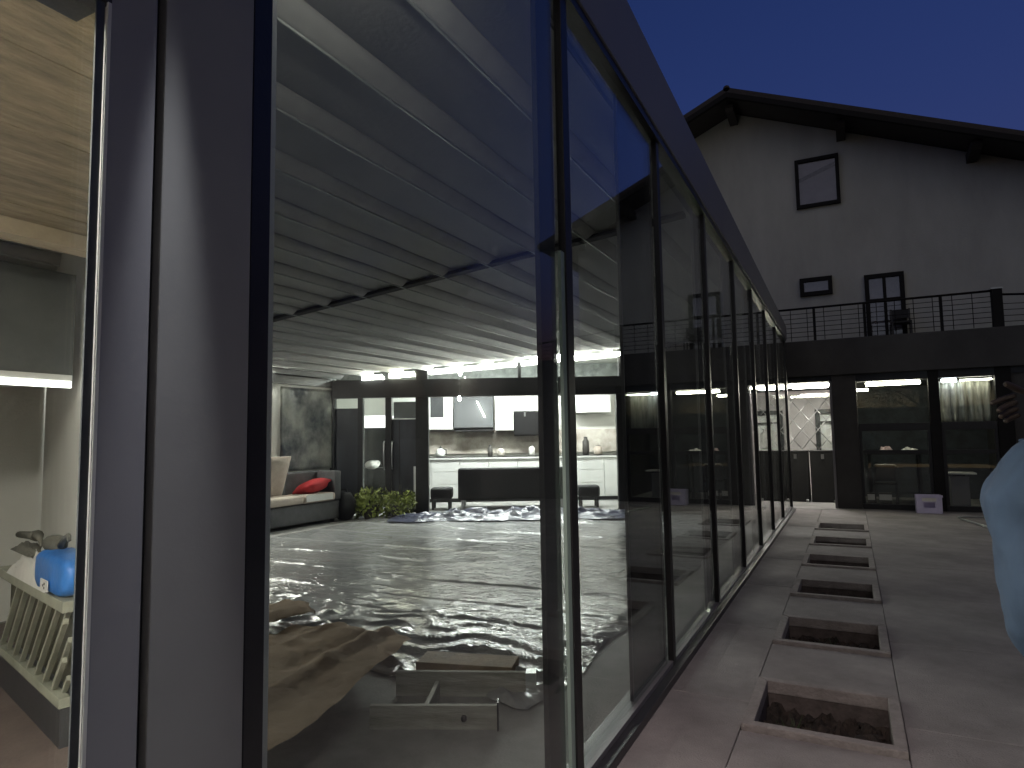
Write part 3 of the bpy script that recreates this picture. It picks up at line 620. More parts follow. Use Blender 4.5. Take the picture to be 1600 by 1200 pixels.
ap('ceiling_deck', (-6.5, -1.75, 3.30), (FX-0.11, 1.0, 3.38), UPW)
bm = bmesh.new(); prism(bm, [(-1.3, 1.0), (-6.5, 1.0), (-6.5, 3.34), (-1.3, 1.10)], 3.30, 3.38); obj('ceiling_deck', bm, UPW, an)
# ceiling boards run along the front and stop at the slanting partition
def ypart(x): return A_.y + (B_.y-A_.y)*(x-A_.x)/(B_.x-A_.x)
x = -1.18; k = 0
while x > -3.52:
    w = random.choice((0.21, 0.05, 0.30, 0.16)); xb = max(x-w, -3.56)
    z = 2.60 + random.uniform(-0.003, 0.003)
    bm = bmesh.new(); prism(bm, [(x-0.001, -1.6), (x-0.001, max(0.5, ypart(x)-0.03)), (xb+0.001, ypart(xb)-0.03), (xb+0.001, -1.6)], z, z+0.025); obj('ceiling_board', bm, WOODC, an)
    x = xb; k += 1
bm = bmesh.new(); prism(bm, [(-3.565, -1.6), (-3.565, ypart(-3.565)-0.02), (-3.70, ypart(-3.70)-0.02), (-3.70, -1.6)], 2.52, 2.70); obj('edge_beam', bm, WOODB, an)
ap('ceiling_backing', (-3.56, -1.6, 2.66), (-1.18, 0.9, 2.69), UPW)
ap('floor_covering', (-6.4, -1.6, 0.004), (-1.2, 0.95, 0.012), BROWNF)
bm = bmesh.new(); prism(bm, [(-1.9, 0.955), (-6.4, 0.955), (-6.4, 3.2), (-2.0, ypart(-2.0)-0.06)], 0.004, 0.012); obj('floor_covering', bm, BROWNF, an)
ap('ceiling_lamp', (-2.0, -0.9, 2.555), (-1.4, -0.5, 2.585), emit('annex lamp', (1.0, 0.94, 0.84), 58.0))
# slatted bench with clutter, parallel to the partition
bd = (Vector((-3.52, 1.955)) - Vector((-4.95, 2.33))); bang = math.atan2(bd.y, bd.x)
BF = Matrix.Translation((-4.95, 2.33, 0)) @ Matrix.Rotation(bang, 4, 'Z')
bench = thing('slatted_bench', 'grey bench with slanting slats behind the left pane', 'bench', (-4.95, 2.33, 0), bang)
SLG = mat('grey green slat paint', (0.30, 0.30, 0.24), 0.6, 0, 0.2, 5)
BL = bd.length
bx('top_rail', (0, -0.02, 0.66), (BL, 0.14, 0.715), SLG, bench, 0.004)
bx('bottom_rail', (0, -0.02, 0.20), (BL, 0.03, 0.25), SLG, bench, 0.004)
bx('base_board', (0, -0.012, 0.0), (BL, 0.11, 0.198), ALU, bench)
bx('back_board', (0, 0.06, 0.251), (BL, 0.10, 0.658), mat('olive board', (0.07, 0.065, 0.04), 0.8, 0, 0.3, 4), bench)
for k in range(21):
    a = 0.02 + k*0.083
    bm = bmesh.new(); prism(bm, [(a-0.30, 0.252), (a-0.278, 0.252), (a+0.085, 0.658), (a+0.063, 0.658)], -0.012 if k % 2 else 0.012, 0.012 if k % 2 else 0.035, ax='y')
    if a-0.30 > 0:
        ov = bmesh.ops.bisect_plane(bm, geom=bm.verts[:]+bm.edges[:]+bm.faces[:], plane_co=(BL-0.01,0,0), plane_no=(1,0,0), clear_outer=True)
        bmesh.ops.holes_fill(bm, edges=bm.edges[:]); obj('slat', bm, SLG, bench)
    else: bm.free()
bag = thing('blue_bag', 'bright blue plastic bag with white label on the slatted bench', 'bag', tuple(BF @ Vector((1.20, 0.05, 0.716))), bang)
bm = bmesh.new(); bmesh.ops.create_cube(bm, size=1); bmesh.ops.subdivide_edges(bm, edges=bm.edges[:], cuts=6, use_grid_fill=True)
for v in bm.verts:
    x, y, z = v.co*2; r = (abs(x)**4+abs(y)**4+abs(z)**4)**0.25; p = Vector((x, y, z))/max(r, 1e-5)*max(abs(x), abs(y), abs(z))
    v.co = Vector((p.x*0.30*(1-0.12*max(0,-p.z)), p.y*0.085, (p.z+1)*0.105)) + Vector((0.012, 0.012, 0.018*max(0,p.z)))*noise.noise(Vector((x*2, y*2, z*2)))
obj('bag_body', bm, BLUEP, bag, True)
bx('bag_label', (-0.02, -0.099, 0.03), (0.11, -0.094, 0.085), WHITEC, bag)
for (a, c) in ((0.035, 0.055), (0.06, 0.066), (0.058, 0.044)): bx('label_mark', (a-0.008, -0.1005, c-0.006), (a+0.008, -0.0992, c+0.006), BLACK, bag)
def heap(name, label, cat, L, W, H, seed, m, loc, rotz):
    bm = bmesh.new(); N = 30; g = []
    for i in range(N+1):
        col = []
        for j in range(N+1):
            s, t_ = i/N*2-1, j/N*2-1; e = max(0, 1-s*s)**.5*max(0, 1-t_*t_)**.5
            z = H*e*(0.75+0.45*noise.fractal(Vector((s*1.8+seed, t_*1.8, seed)), 1, 2, 4)) + 0.15*H*e*max(0, 1-abs(noise.noise(Vector((s*3, t_*3, seed+4))))*3)
            col.append(bm.verts.new((s*L/2, t_*W/2, max(0, z))))
        g.append(col)
    for i in range(N):
        for j in range(N): bm.faces.new((g[i][j], g[i+1][j], g[i+1][j+1], g[i][j+1]))
    o = obj(name, bm, m, None, True); o.location = loc; o.rotation_euler = (0,0,rotz); return tag(o, label, cat)
heap('white_cloth', 'white cloth heaped on the slatted bench beside the blue bag', 'cloth', 0.85, 0.16, 0.20, 3, WHITEC, tuple(BF @ Vector((0.72, 0.055, 0.716))), bang)
heap('dark_rag', 'dark rag lying over the white cloth on the bench', 'rag', 0.42, 0.10, 0.06, 5, DUSTY, tuple(BF @ Vector((0.55, 0.03, 0.86))), bang)
t = thing('hand_tool', 'dark power tool with bent handle on top of the white cloth', 'tool', tuple(BF @ Vector((0.98, 0.06, 0.90))), bang)
bm = bmesh.new(); tube(bm, [(-0.12,0,0.02),(-0.08,0,0.04),(0.06,0,0.05),(0.10,0,0.045)], [0.03,0.045,0.05,0.03], 10); obj('tool_body', bm, DUSTY, t, True)
bm = bmesh.new(); tube(bm, [(0.10,0,0.045),(0.17,0,0.09),(0.24,0,0.11),(0.26,0,0.085)], [0.018,0.014,0.014,0.01], 8); obj('tool_handle', bm, DUSTY, t, True)
t = thing('hand_tool', 'long dark tool lying at the left edge of the white cloth', 'tool', tuple(BF @ Vector((0.45, 0.06, 0.925))), bang)
bm = bmesh.new(); tube(bm, [(-0.3,0,0.0),(0.0,0,0.02),(0.14,0,0.03)], [0.02,0.024,0.035], 10); obj('tool_body', bm, DUSTY, t, True)
bm = bmesh.new(); tube(bm, [(0.14,0,0.03),(0.20,0,0.02),(0.26,0,-0.02)], [0.03,0.016,0.012], 8); obj('tool_tip', bm, DUSTY, t, True)

# wall washer on the corner post, above the frame: its narrow beam grazes the two panels
can = thing('added_shade_canopy', 'short dark canopy added above the left pane to shade the corner post', 'canopy', (FX+0.02, -1.6, 2.9))  # unseen canopy, added to keep sky light off the upper post
bx('canopy_board', (0, 0, 0), (0.62, 2.62, 0.05), ALU, can, 0.004); bx('canopy_edge', (0.6205, 0, -0.03), (0.64, 2.62, 0.07), ALU, can)
lampt = thing('post_downlight', 'small black downlight on the corner post just under the fascia', 'lamp', (FX+0.066, 0.742, 2.78))
lathe('lamp_can', [(0.028,0.0),(0.032,0.01),(0.032,0.10),(0.02,0.11)], BLACK, lampt); bx('bracket', (-0.064, -0.008, 0.05), (-0.033, 0.008, 0.07), BLACK, lampt)
sd = bpy.data.lights.new('downlight_beam', 'SPOT'); sd.energy = 42.0; sd.spot_size = R(14.5); sd.spot_blend = 1.0; sd.color = (0.92, 0.95, 1.0); sd.shadow_soft_size = 0.012
cl = thing('added_path_spotlight', 'small black spotlight added under the canopy edge to light the path', 'lamp', (FX+0.52, 0.90, 2.80))  # lamp added out of view to brighten the near paving
lathe('lamp_can', [(0.03,0.0),(0.036,0.012),(0.036,0.07),(0.02,0.085),(0.012,0.099)], BLACK, cl)
s2 = bpy.data.lights.new('path_beam', 'SPOT'); s2.energy = 58.0; s2.spot_size = R(62); s2.spot_blend = 1.0; s2.color = (1.0, 0.84, 0.78); s2.shadow_soft_size = 0.03
o2 = bpy.data.objects.new('path_beam', s2); C.objects.link(o2); o2.parent = cl; o2.location = (0, 0, -0.01)
o2.rotation_euler = Vector((0.05, 2.0, -2.8)).to_track_quat('-Z', 'Y').to_euler()
so = bpy.data.objects.new('downlight_beam', sd); C.objects.link(so); so.parent = lampt; so.location = (0, 0, -0.005)

# ------------------------------------------------------------------ house with gable, terrace, ground floor extension
HY = 16.0
house = thing('gable_house', 'pale rendered house with dark gable roof behind the terrace', 'house', (-2.2, HY, 0))
HO = Matrix.Translation((2.2, -HY, 0))
RX, RZ, SL = -2.12, 9.14, 0.425                             # ridge, roof underside height there, slope
def hp(name, lo, hi, m, parent=None, bevel=0.0): return bx(name, lo, hi, m, parent or house, bevel, HO)
XL, XR = -8.2, 4.0
def roofu(x): return RZ - SL*abs(x-RX)
hp('lower_wall', (XL, HY+1.45, 0), (XR, HY+9, 2.62), STUCCO)
bm = bmesh.new(); prism(bm, [(XL, 2.63), (XR, 2.63), (XR, roofu(XR)), (RX, RZ), (XL, roofu(XL))], HY, HY+9, HO, 'y'); obj('wall', bm, STUCCO, house)
for s in (-1, 1):
    xe = XR+0.65 if s > 0 else XL-0.65
    bm = bmesh.new(); prism(bm, [(RX, RZ+0.02), (xe, roofu(xe)+0.02), (xe, roofu(xe)+0.06), (RX, RZ+0.06)], HY-0.95, HY+9.6, HO, 'y'); obj('soffit', bm, SOFFIT, house)
    bm = bmesh.new(); prism(bm, [(RX, RZ+0.061), (xe+s*0.08, roofu(xe+s*.08)+0.061), (xe+s*0.08, roofu(xe+s*.08)+0.17), (RX, RZ+0.19)], HY-1.0, HY+9.65, HO, 'y'); obj('roof', bm, ROOFM, house)
    bm = bmesh.new(); prism(bm, [(RX, RZ-0.06), (xe, roofu(xe)-0.06), (xe, roofu(xe)+0.058), (RX, RZ+0.058)], HY-1.04, HY-0.955, HO, 'y'); obj('barge_board', bm, DARKW, house)
bm = bmesh.new(); tube(bm, [(RX, HY-1.0, RZ+0.165), (RX, HY+9.65, RZ+0.165)], 0.075, 10); bmesh.ops.transform(bm, matrix=HO, verts=bm.verts[:]); obj('ridge_cap', bm, ROOFM, house, True)
for x in (RX, RX-2.6, RX+2.25, RX+4.6, RX+6.0, RX-5.2):
    z = roofu(x)-0.005
    if x == RX: z -= 0.06
    bm = bmesh.new(); prism(bm, [(HY-0.75, z-0.04), (HY-0.75, z-0.12), (HY-0.65, z-0.18), (HY, z-0.22), (HY, z-0.04)], x-0.09, x+0.09, HO, 'x'); obj('purlin_end', bm, SOFFIT, house)
PANE_D = glass('dark window glass', (0.8, 0.8, 0.82), 1.2)
PANE_SKY = mat('sky toned pane backing', (0.26, 0.25, 0.26), 0.9, 0, 0.2, 2)  # paler grey stands in for sky mirrored in the panes
def window(x0, x1, z0, z1, f=0.075, tilt=False, bars=()):
    t = hp('window', (x0, HY-0.012, z0), (x1, HY-0.002, z1), PANE_SKY)
    for lo, hi in (((x0,z0),(x0+f,z1)), ((x1-f,z0),(x1,z1)), ((x0+f,z0),(x1-f,z0+f)), ((x0+f,z1-f),(x1-f,z1))):
        bx('frame', (lo[0], HY-0.09, lo[1]), (hi[0], HY-0.0125, hi[1]), DARKW, t, M=HO)
    for (kind, p) in bars:
        if kind == 'v': bx('frame', (p-0.03, HY-0.08, z0+f), (p+0.03, HY-0.014, z1-f), DARKW, t, M=HO)
        else: bx('frame', (x0+f, HY-0.075, p-0.025), (x1-f, HY-0.014, p+0.025), DARKW, t, M=HO)
    if tilt:                                               # sash hung at the bottom, leaning in
        M = HO @ Matrix.Translation((0, HY-0.03, z0+f)) @ Matrix.Rotation(R(-9), 4, 'X')
        h = z1-z0-2*f
        bm = bmesh.new()
        for lo, hi in (((x0+f,0),(x0+f+.05,h)), ((x1-f-.05,0),(x1-f,h)), ((x0+f+.05,0),(x1-f-.05,.05)), ((x0+f+.05,h-.05),(x1-f-.05,h))): box(bm, (lo[0],-0.03,lo[1]), (hi[0],0.01,hi[1]), M)
        obj('sash', bm, DARKW, t); bx('pane', (x0+f+.05,-0.012,.05), (x1-f-.05,-0.006,h-.05), PANE_D, t, M=M)
    else: bx('pane', (x0+f, HY-0.040, z0+f), (x1-f, HY-0.034, z1-f), PANE_D, t, M=HO)
    return t
wd = window(-0.84, 0.06, 6.55, 7.68, 0.075)
bm = bmesh.new(); prism(bm, [(-0.76, 7.17), (-0.02, 7.42), (-0.02, 7.52), (-0.76, 7.25)], HY-0.032, HY-0.014, HO, 'y'); obj('blind_edge', bm, DARKW, wd)
window(-0.86, -0.20, 4.54, 4.94, 0.085)
window(0.42, 1.16, 3.42, 4.86, 0.085, False, (('v', 0.79), ('h', 4.30)))['label'] = 'dark framed four pane terrace door'

ext = thing('terrace_extension', 'dark ground floor extension with lit openings under the terrace', 'building', (0, 14.5, 0))
EO = Matrix.Translation((0, -14.5, 0)); EY = 14.5
def ep(name, lo, hi, m, bevel=0.0, parent=None): return bx(name, lo, hi, m, parent or ext, bevel, EO)
ep('terrace_slab', (-1.6, EY-0.06, 2.62), (6.2, HY-0.013, 3.34), CHAR, 0.01)
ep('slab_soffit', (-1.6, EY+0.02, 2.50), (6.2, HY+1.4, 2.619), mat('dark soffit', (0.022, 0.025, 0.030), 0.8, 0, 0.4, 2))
ep('column', (-0.30, EY, 0), (0.13, EY+0.35, 2.619), CHAR, 0.012)
ep('column', (1.33, EY, 0), (1.50, EY+0.2, 2.619), DARKW, 0.006)
ep('column', (2.36, EY, 0), (2.60, EY+0.25, 2.619), DARKW, 0.006)
ep('end_wall', (2.605, EY+0.05, 0), (6.2, EY+0.25, 2.619), CHAR)
ep('left_wall', (-1.55, EY+0.3, 0), (-1.42, HY+1.3, 2.499), WHITEP)
ep('right_wall', (2.61, EY+0.26, 0), (2.72, HY+1.3, 2.499), CHAR)
ep('door_jamb', (-0.345, EY-0.01, 0.0), (-0.302, EY+0.10, 2.499), ALU_MID)
# glazing frames of the two right-hand bays
for (a, b) in ((0.135, 1.325), (1.505, 2.355)):
    ep('transom', (a, EY+0.03, 1.50), (b, EY+0.12, 1.645), BLACK, 0.004)
    ep('sill', (a, EY+0.02, 0.0), (b, EY+0.14, 0.10), BLACK, 0.004)
    ep('head', (a, EY+0.03, 2.465), (b, EY+0.12, 2.499), BLACK, 0.004)
    ep('stile', (a, EY+0.04, 0.101), (a+0.05, EY+0.11, 1.499), BLACK); ep('stile', (b-0.05, EY+0.04, 0.101), (b, EY+0.11, 1.499), BLACK)
    ep('glass_pane', (a+0.051, EY+0.070, 0.101), (b-0.051, EY+0.078, 1.499), GLASS_IN)
    ep('glass_pane', (a, EY+0.070, 1.646), (b, EY+0.078, 2.464), GLASS_IN)
ep('mid_rail', (0.186, EY+0.05, 1.06), (1.274, EY+0.10, 1.13), BLACK); ep('mid_rail', (1.556, EY+0.05, 1.06), (2.304, EY+0.10, 1.13), BLACK)
# light strips under the slab
ep('led_strip', (-1.40, EY+0.16, 2.42), (-0.35, EY+0.19, 2.475), LEDW)
ep('led_strip', (0.30, EY+0.16, 2.385), (1.22, EY+0.19, 2.44), LEDW)
ep('led_strip', (0.145, EY+0.16, 2.29), (0.34, EY+0.19, 2.335), LEDW)
ep('led_strip', (1.56, EY+0.16, 2.395), (1.80, EY+0.19, 2.445), emit('cool led', (0.85, 0.92, 1.0), 9))
ep('led_strip', (1.85, EY+0.16, 2.405), (2.34, EY+0.18, 2.430), emit('dim led', (1.0, 0.97, 0.8), 7))
ep('ceiling_lamp', (-1.1, EY+0.9, 2.46), (-0.4, EY+1.3, 2.495), emit('added bay glow', (1.0, 0.95, 0.90), 15.0))  # lamp added to brighten the back wall of the open bay
# back of the open room
ep('back_wall', (-1.55, HY+1.31, 0), (0.12, HY+1.40, 2.499), mat('pinkish plaster', (0.55, 0.50, 0.50), 0.8, 0, 0.1, 2, 0.15, 40))
ep('back_wall', (0.121, HY+1.31, 0), (2.72, HY+1.40, 2.499), mat('slate grey plaster', (0.040, 0.046, 0.055), 0.8, 0, 0.5, 2.5, 0.2, 30))
ep('inner_wall', (0.10, EY+0.36, 0), (0.14, HY+1.30, 2.499), CHAR)
sc_ = thing('lattice_screen', 'diamond lattice glass screen at the back of the open bay', 'screen', (0, 16.9, 0))
for k in range(-4, 6):
    for s in (-1, 1):
        xa_, za_ = -1.40 + k*0.36, 1.10
        pts = []
        for tt in np.linspace(0, 1.30, 27):
            xx = xa_ + s*tt*0.8 + (0 if s > 0 else 0.36); zz = za_ + tt
            if -1.40 <= xx <= -0.22 and zz <= 2.38: pts.append((xx, 0.0 if s > 0 else 0.022, zz))
        if len(pts) > 1:
            bm = bmesh.new(); tube(bm, [pts[0], pts[-1]], 0.010, 6); obj('lattice_bar', bm, STAINL, sc_, True)
bx('screen_pane', (-1.40, 0.036, 1.08), (-0.22, 0.042, 2.40), GLASS_IN, sc_)
ft = thing('inner_door_frame', 'black door frame with pale opening behind the lattice', 'door frame', (-0.74, 17.05, 0))
for lo, hi in (((0,0),(0.10,2.03)), ((0.10,1.93),(0.60,2.03)), ((0.10,1.72),(0.60,1.745))): bx('frame_bar', (lo[0],0,lo[1]), (hi[0],0.08,hi[1]), BLACK, ft)
bx('pale_panel', (0.101,0.10,0.0), (0.60,0.12,1.92), SILVER_W, ft)
bm = bmesh.new(); prism(bm, [(0.14,1.12),(0.54,1.12),(0.54,1.42),(0.46,1.55),(0.34,1.60),(0.22,1.55),(0.14,1.42)], 0.08, 0.098, ax='y'); obj('arched_panel', bm, WHITEC, ft)
for x0, lb in ((-1.36, 'tall black storage box left of the pair in the open bay'), (-0.82, 'tall black storage box right of the pair in the open bay')):
    t = thing('storage_box', lb, 'box', (x0, 15.6, 0), 0, 'black boxes in the open bay')
    bx('box_body', (0,0,0), (0.50,0.5,1.06), BLACKF, t, 0.015); bx('lid', (-0.01,-0.01,1.061), (0.51,0.51,1.10), BLACKF, t, 0.01); bx('latch', (0.22,-0.022,0.92), (0.28,-0.0005,1.02), STAINL, t)
    lathe('caster', [(0.02,0.005),(0.035,0.02),(0.035,0.05),(0.02,0.06)], STAINL, t, 10, Matrix.Translation((0.46,-0.04,0)))
# plastic drape in the right bay
bm = bmesh.new(); N = 90; g = []
for i in range(N+1):
    x = 1.53 + 0.80*i/N
    g.append([bm.verts.new((x, EY+0.30 + 0.035*math.sin(i*0.42+2*noise.noise(Vector((i*.1,0,0)))) + 0.03*noise.noise(Vector((i*.13, j*.4, 2))), 1.62 + 0.80*j/8)) for j in range(9)])
for i in range(N):
    for j in range(8): bm.faces.new((g[i][j], g[i+1][j], g[i+1][j+1], g[i][j+1]))
bmesh.ops.solidify(bm, geom=bm.faces[:], thickness=0.002)
DRAPE = mat('milky plastic drape', (0.62, 0.62, 0.54), 0.35, 0, 0.5, 9, 0.1, 10, stretch=(3, 1, 0.25)); DRAPE.node_tree.nodes['Principled BSDF'].inputs['Transmission Weight'].default_value = 0.0
tag(obj('plastic_drape', bm, DRAPE, None, True), 'milky plastic drape hanging in the upper right bay under the terrace', 'drape')
# clutter in the middle bay
tb = thing('work_table', 'dark work table inside the glazed middle bay', 'table', (0.25, 15.2, 0))
bx('table_top', (0,0,1.02), (0.98,0.6,1.06), BLACK, tb, 0.005)
for a in (0.03,0.90):
    for b2 in (0.03,0.52): bx('leg', (a,b2,0), (a+0.05,b2+0.05,1.019), BLACK, tb)
heap('white_cloth', 'crumpled white cloth on the right of the work table', 'cloth', 0.34, 0.3, 0.10, 8, WHITEC, (1.02, 15.4, 1.06), 0)
heap('pink_cloth', 'small pinkish cloth heap on the left of the work table', 'cloth', 0.26, 0.22, 0.14, 11, mat('pink cloth', (0.45, 0.33, 0.33), 0.85), (0.62, 15.42, 1.06), 0)
ch = thing('metal_chair', 'dark chair with pale metal top rail under the work table', 'chair', (0.35, 14.95, 0))
bx('seat', (0,0,0.44), (0.42,0.42,0.48), BLACKF, ch, 0.01)
for a in (0.0,0.385):
    bx('leg', (a,0,0), (a+0.03,0.03,0.82), ALU, ch); bx('leg', (a,0.385,0), (a+0.03,0.415,0.439), ALU, ch)
bm = bmesh.new(); tube(bm, [(-0.01,0.015,0.78),(0.05,0.0,0.83),(0.37,0.0,0.83),(0.43,0.015,0.78)], 0.016, 8); obj('top_rail', bm, STAINL, ch, True)
bx('backrest', (0.035,0.002,0.52), (0.38,0.02,0.80), BLACKF, ch, 0.006)
for x0, w, lb in ((0.22,0.13,'small pale box standing left on the floor of the glazed bay'), (0.42,0.22,'wider pale box standing on the floor of the glazed bay')):
    t = thing('pale_box', lb, 'box', (x0, 14.72, 0), 0, 'pale boxes in the glazed bay'); bx('carton', (0,0,0), (w,0.14,0.30), CHAR, t, 0.004); bx('label_band', (0.003,-0.004,0.16), (w-0.003,-0.0005,0.27), WHITEC, t)
cr = thing('plastic_crate', 'lilac plastic crate with handle slot on the paving by the extension', 'crate', (0.99, 14.10, 0))
for lo, hi in (((0,0,0),(0.40,0.02,0.10)), ((0,0,0.20),(0.40,0.02,0.32)), ((0,0,0.10),(0.11,0.02,0.20)), ((0.29,0,0.10),(0.40,0.02,0.20)), ((0,0.28,0),(0.40,0.30,0.32)), ((0,0.02,0),(0.02,0.28,0.32)), ((0.38,0.02,0),(0.40,0.28,0.32)), ((0.02,0.02,0),(0.38,0.28,0.02))):
    bx('crate_panel', lo, hi, LILAC, cr)
bx('crate_rim', (-0.012,-0.014,0.29), (0.412,-0.0005,0.33), LILAC, cr); bx('crate_label', (0.09,-0.004,0.215), (0.31,-0.0005,0.275), WHITEC, cr)
t = thing('cabinet_box', 'pale grey cupboard with white lid inside the right bay', 'cupboard', (1.62, 14.9, 0)); bx('body', (0,0,0), (0.30,0.4,0.62), ALU_MID, t, 0.01); bx('lid', (-0.03,-0.03,0.66), (0.42,0.42,0.69), WHITEC, t, 0.006); bx('hinge_block', (0.05,0.1,0.6201), (0.25,0.3,0.6599), ALU, t)
po = thing('pool_pole', 'thin pale pole lying on the paving by the right bay', 'pole', (1.55, 13.3, 0.0)); bm = bmesh.new(); tube(bm, [(0,0,0.02),(0.32,-1.5,0.02)], 0.016, 8); obj('pole_tube', bm, ALU_EDGE, po, True)
bm = bmesh.new(); tube(bm, [(0,0,0.02),(-0.02,0.12,0.03),(0.5,0.18,0.03)], 0.016, 8); obj('pole_head', bm, ALU_EDGE, po, True)

# terrace railing
ra = thing('terrace_railing', 'thin black metal railing with wires along the terrace edge', 'railing', (0, EY, 3.34))
def bar(name, a, b_, r, m=DARKW): bm = bmesh.new(); tube(bm, [a, b_], r, 6); return obj(name, bm, m, ra, True)
posts = [(-1.5, 0.02), (-0.55, 0.02), (0.35, 0.02), (1.62, 0.02)]
for (x, y) in posts: bx('post', (x-0.025, y, 0), (x+0.025, y+0.05, 0.66), DARKW, ra)
bx('corner_post', (2.40, -0.03, -0.7), (2.56, 0.13, 0.70), DARKW, ra, 0.006); bx('post_cap', (2.39, -0.04, 0.701), (2.57, 0.14, 0.725), ALU_EDGE, ra)
bar('top_rail', (-1.5, 0.045, 0.68), (2.40, 0.045, 0.68), 0.022); bar('top_rail', (2.56, 0.06, 0.60), (4.6, 0.06, 0.42), 0.02)
for q in range(6): bar('wire', (-1.5, 0.045, 0.10+q*0.095), (2.40, 0.045, 0.10+q*0.095), 0.006)
for q in range(4): bar('wire', (2.56, 0.06, 0.10+q*0.11), (4.6, 0.06, 0.05+q*0.09), 0.006)
for k in range(12): bar('baluster', (-1.3+k*0.31, 0.045, 0.02), (-1.3+k*0.31, 0.045, 0.66), 0.007)
bar('top_rail', (-1.5, 0.05, 0.68), (-1.5, 1.45, 0.68), 0.02)
for q in range(6): bar('wire', (-1.5, 0.05, 0.10+q*0.095), (-1.5, 1.45, 0.10+q*0.095), 0.006)
tch = thing('terrace_chair', 'small dark chair on the terrace in front of the door', 'chair', (0.86, 15.5, 3.345))
bx('seat', (0,0,0.36), (0.36,0.36,0.40), BLACKF, tch)
for a in (0,0.33):
    for b2 in (0,0.33): bx('leg', (a,b2,0), (a+0.03,b2+0.03,0.359 if b2 == 0 else 0.70), BLACK, tch)
bx('backrest', (0.031,0.335,0.50), (0.329,0.355,0.68), BLACKF, tch)

# ------------------------------------------------------------------ trees right of the path (mirrored in the glass)
def tree(label, x, y, h, cr, seed):
    rng = random.Random(seed); t = thing('garden_tree', label, 'tree', (x, y, -0.03), 0, 'trees on the right of the path')
    bm = bmesh.new(); tube(bm, [(0,0,0),(0.05,0,h*.2),(0.0,0.1,h*.45),(0.1,0,h*.8)], [0.20,0.16,0.12,0.04], 10)
    clumps = []
    for k in range(11):
        a = rng.uniform(0,6.28); z0 = h*rng.uniform(.25,.65); rr = cr*rng.uniform(.45,.95); e = Vector((math.cos(a)*rr, math.sin(a)*rr, z0 + h*rng.uniform(.08,.3)))
        tube(bm, [(0,0,z0), (e.x*.5, e.y*.5, (z0+e.z)/2+.1), tuple(e)], [0.07,0.045,0.015], 6); clumps.append((e, cr*rng.uniform(.35,.55)))
    for k in range(9): clumps.append((Vector((rng.gauss(0,cr*.35), rng.gauss(0,cr*.35), h*rng.uniform(.55,.95))), cr*rng.uniform(.3,.5)))
    obj('trunk', bm, BARK, t, True)
    bm = bmesh.new()
    for c, r in clumps:
        for q in range(380):
            d = Vector((rng.gauss(0,1), rng.gauss(0,1), rng.gauss(0,.8))).normalized()*r*rng.random()**.4
            leaf_mesh(bm, c+d, rng.uniform(.05,.095), rng, 1.7)
    obj('crown', bm, LEAF, t)
tree('tall leafy tree beyond the paving nearest to the house', 9.5, 17.0, 8.2, 2.3, 1)
tree('broad leafy tree in the middle of the garden row', 12.0, 14.0, 8.6, 2.6, 2)
tree('leafy tree in the garden row second from the camera', 11.0, 9.5, 7.0, 2.3, 3)
tree('smaller leafy tree in the garden row nearest to the camera', 10.0, 5.5, 6.0, 2.0, 4)

gw = thing('horizon_block_wall', 'added grey wall with coping hiding horizon glow behind the viewer', 'wall', (-12, -8.2, -0.03))  # unseen wall added so the glass does not mirror the bright horizon
bx('wall_body', (0, 0, 0), (26, 0.22, 2.6), CHAR, gw); bx('coping', (-0.05, -0.05, 2.601), (26.05, 0.27, 2.68), CONC, gw, 0.01)
tree('added leafy tree hiding horizon glow behind the viewer, farthest left of its row', -5.0, -12.0, 6.8, 2.5, 11)  # this row is added out of view to block horizon glow in reflections
tree('added leafy tree hiding horizon glow behind the viewer, second from the left of its row', -0.8, -12.6, 7.2, 2.6, 12)
tree('added leafy tree hiding horizon glow behind the viewer, third from the left of its row', 3.4, -12.0, 6.6, 2.6, 13)
tree('added leafy tree hiding horizon glow behind the viewer, farthest right of its row', 7.6, -11.4, 6.8, 2.5, 14)

# ------------------------------------------------------------------ person at the right edge, seen from behind, blue shirt
def skin(name, verts, edges, radii, m, parent, root=0, sub=2):
    me = bpy.data.meshes.new(name); me.from_pydata(verts, edges, []); me.materials.append(m)
    o = bpy.data.objects.new(name, me); C.objects.link(o); o.parent = parent
    md = o.modifiers.new('skin', 'SKIN'); md.use_smooth_shade = True; s = o.modifiers.new('sub', 'SUBSURF'); s.levels = sub; s.render_levels = sub
    for i, r in enumerate(radii):
        sv = me.skin_vertices[0].data[i]; sv.radius = r if isinstance(r, tuple) else (r, r); sv.use_root = (i == root)
    return o
SKIN = mat('skin', (0.060, 0.042, 0.034), 0.55, 0, 0.08, 6); SHIRT = mat('light blue shirt', (0.060, 0.098, 0.165), 0.9, 0, 0.14, 5, 0.8, 7, stretch=(1, 1, 0.35)); TROU = mat('dark trousers', (0.03, 0.03, 0.035), 0.85); HAIR = mat('dark hair', (0.012, 0.010, 0.009), 0.6, 0, 0.3, 20); SHOE = mat('dark shoe', (0.02, 0.018, 0.016), 0.5)
per = thing('person', 'person in loose light blue shirt seen from behind, pointing with a raised hand', 'person', (0.54, 1.80, 0.0), 0)
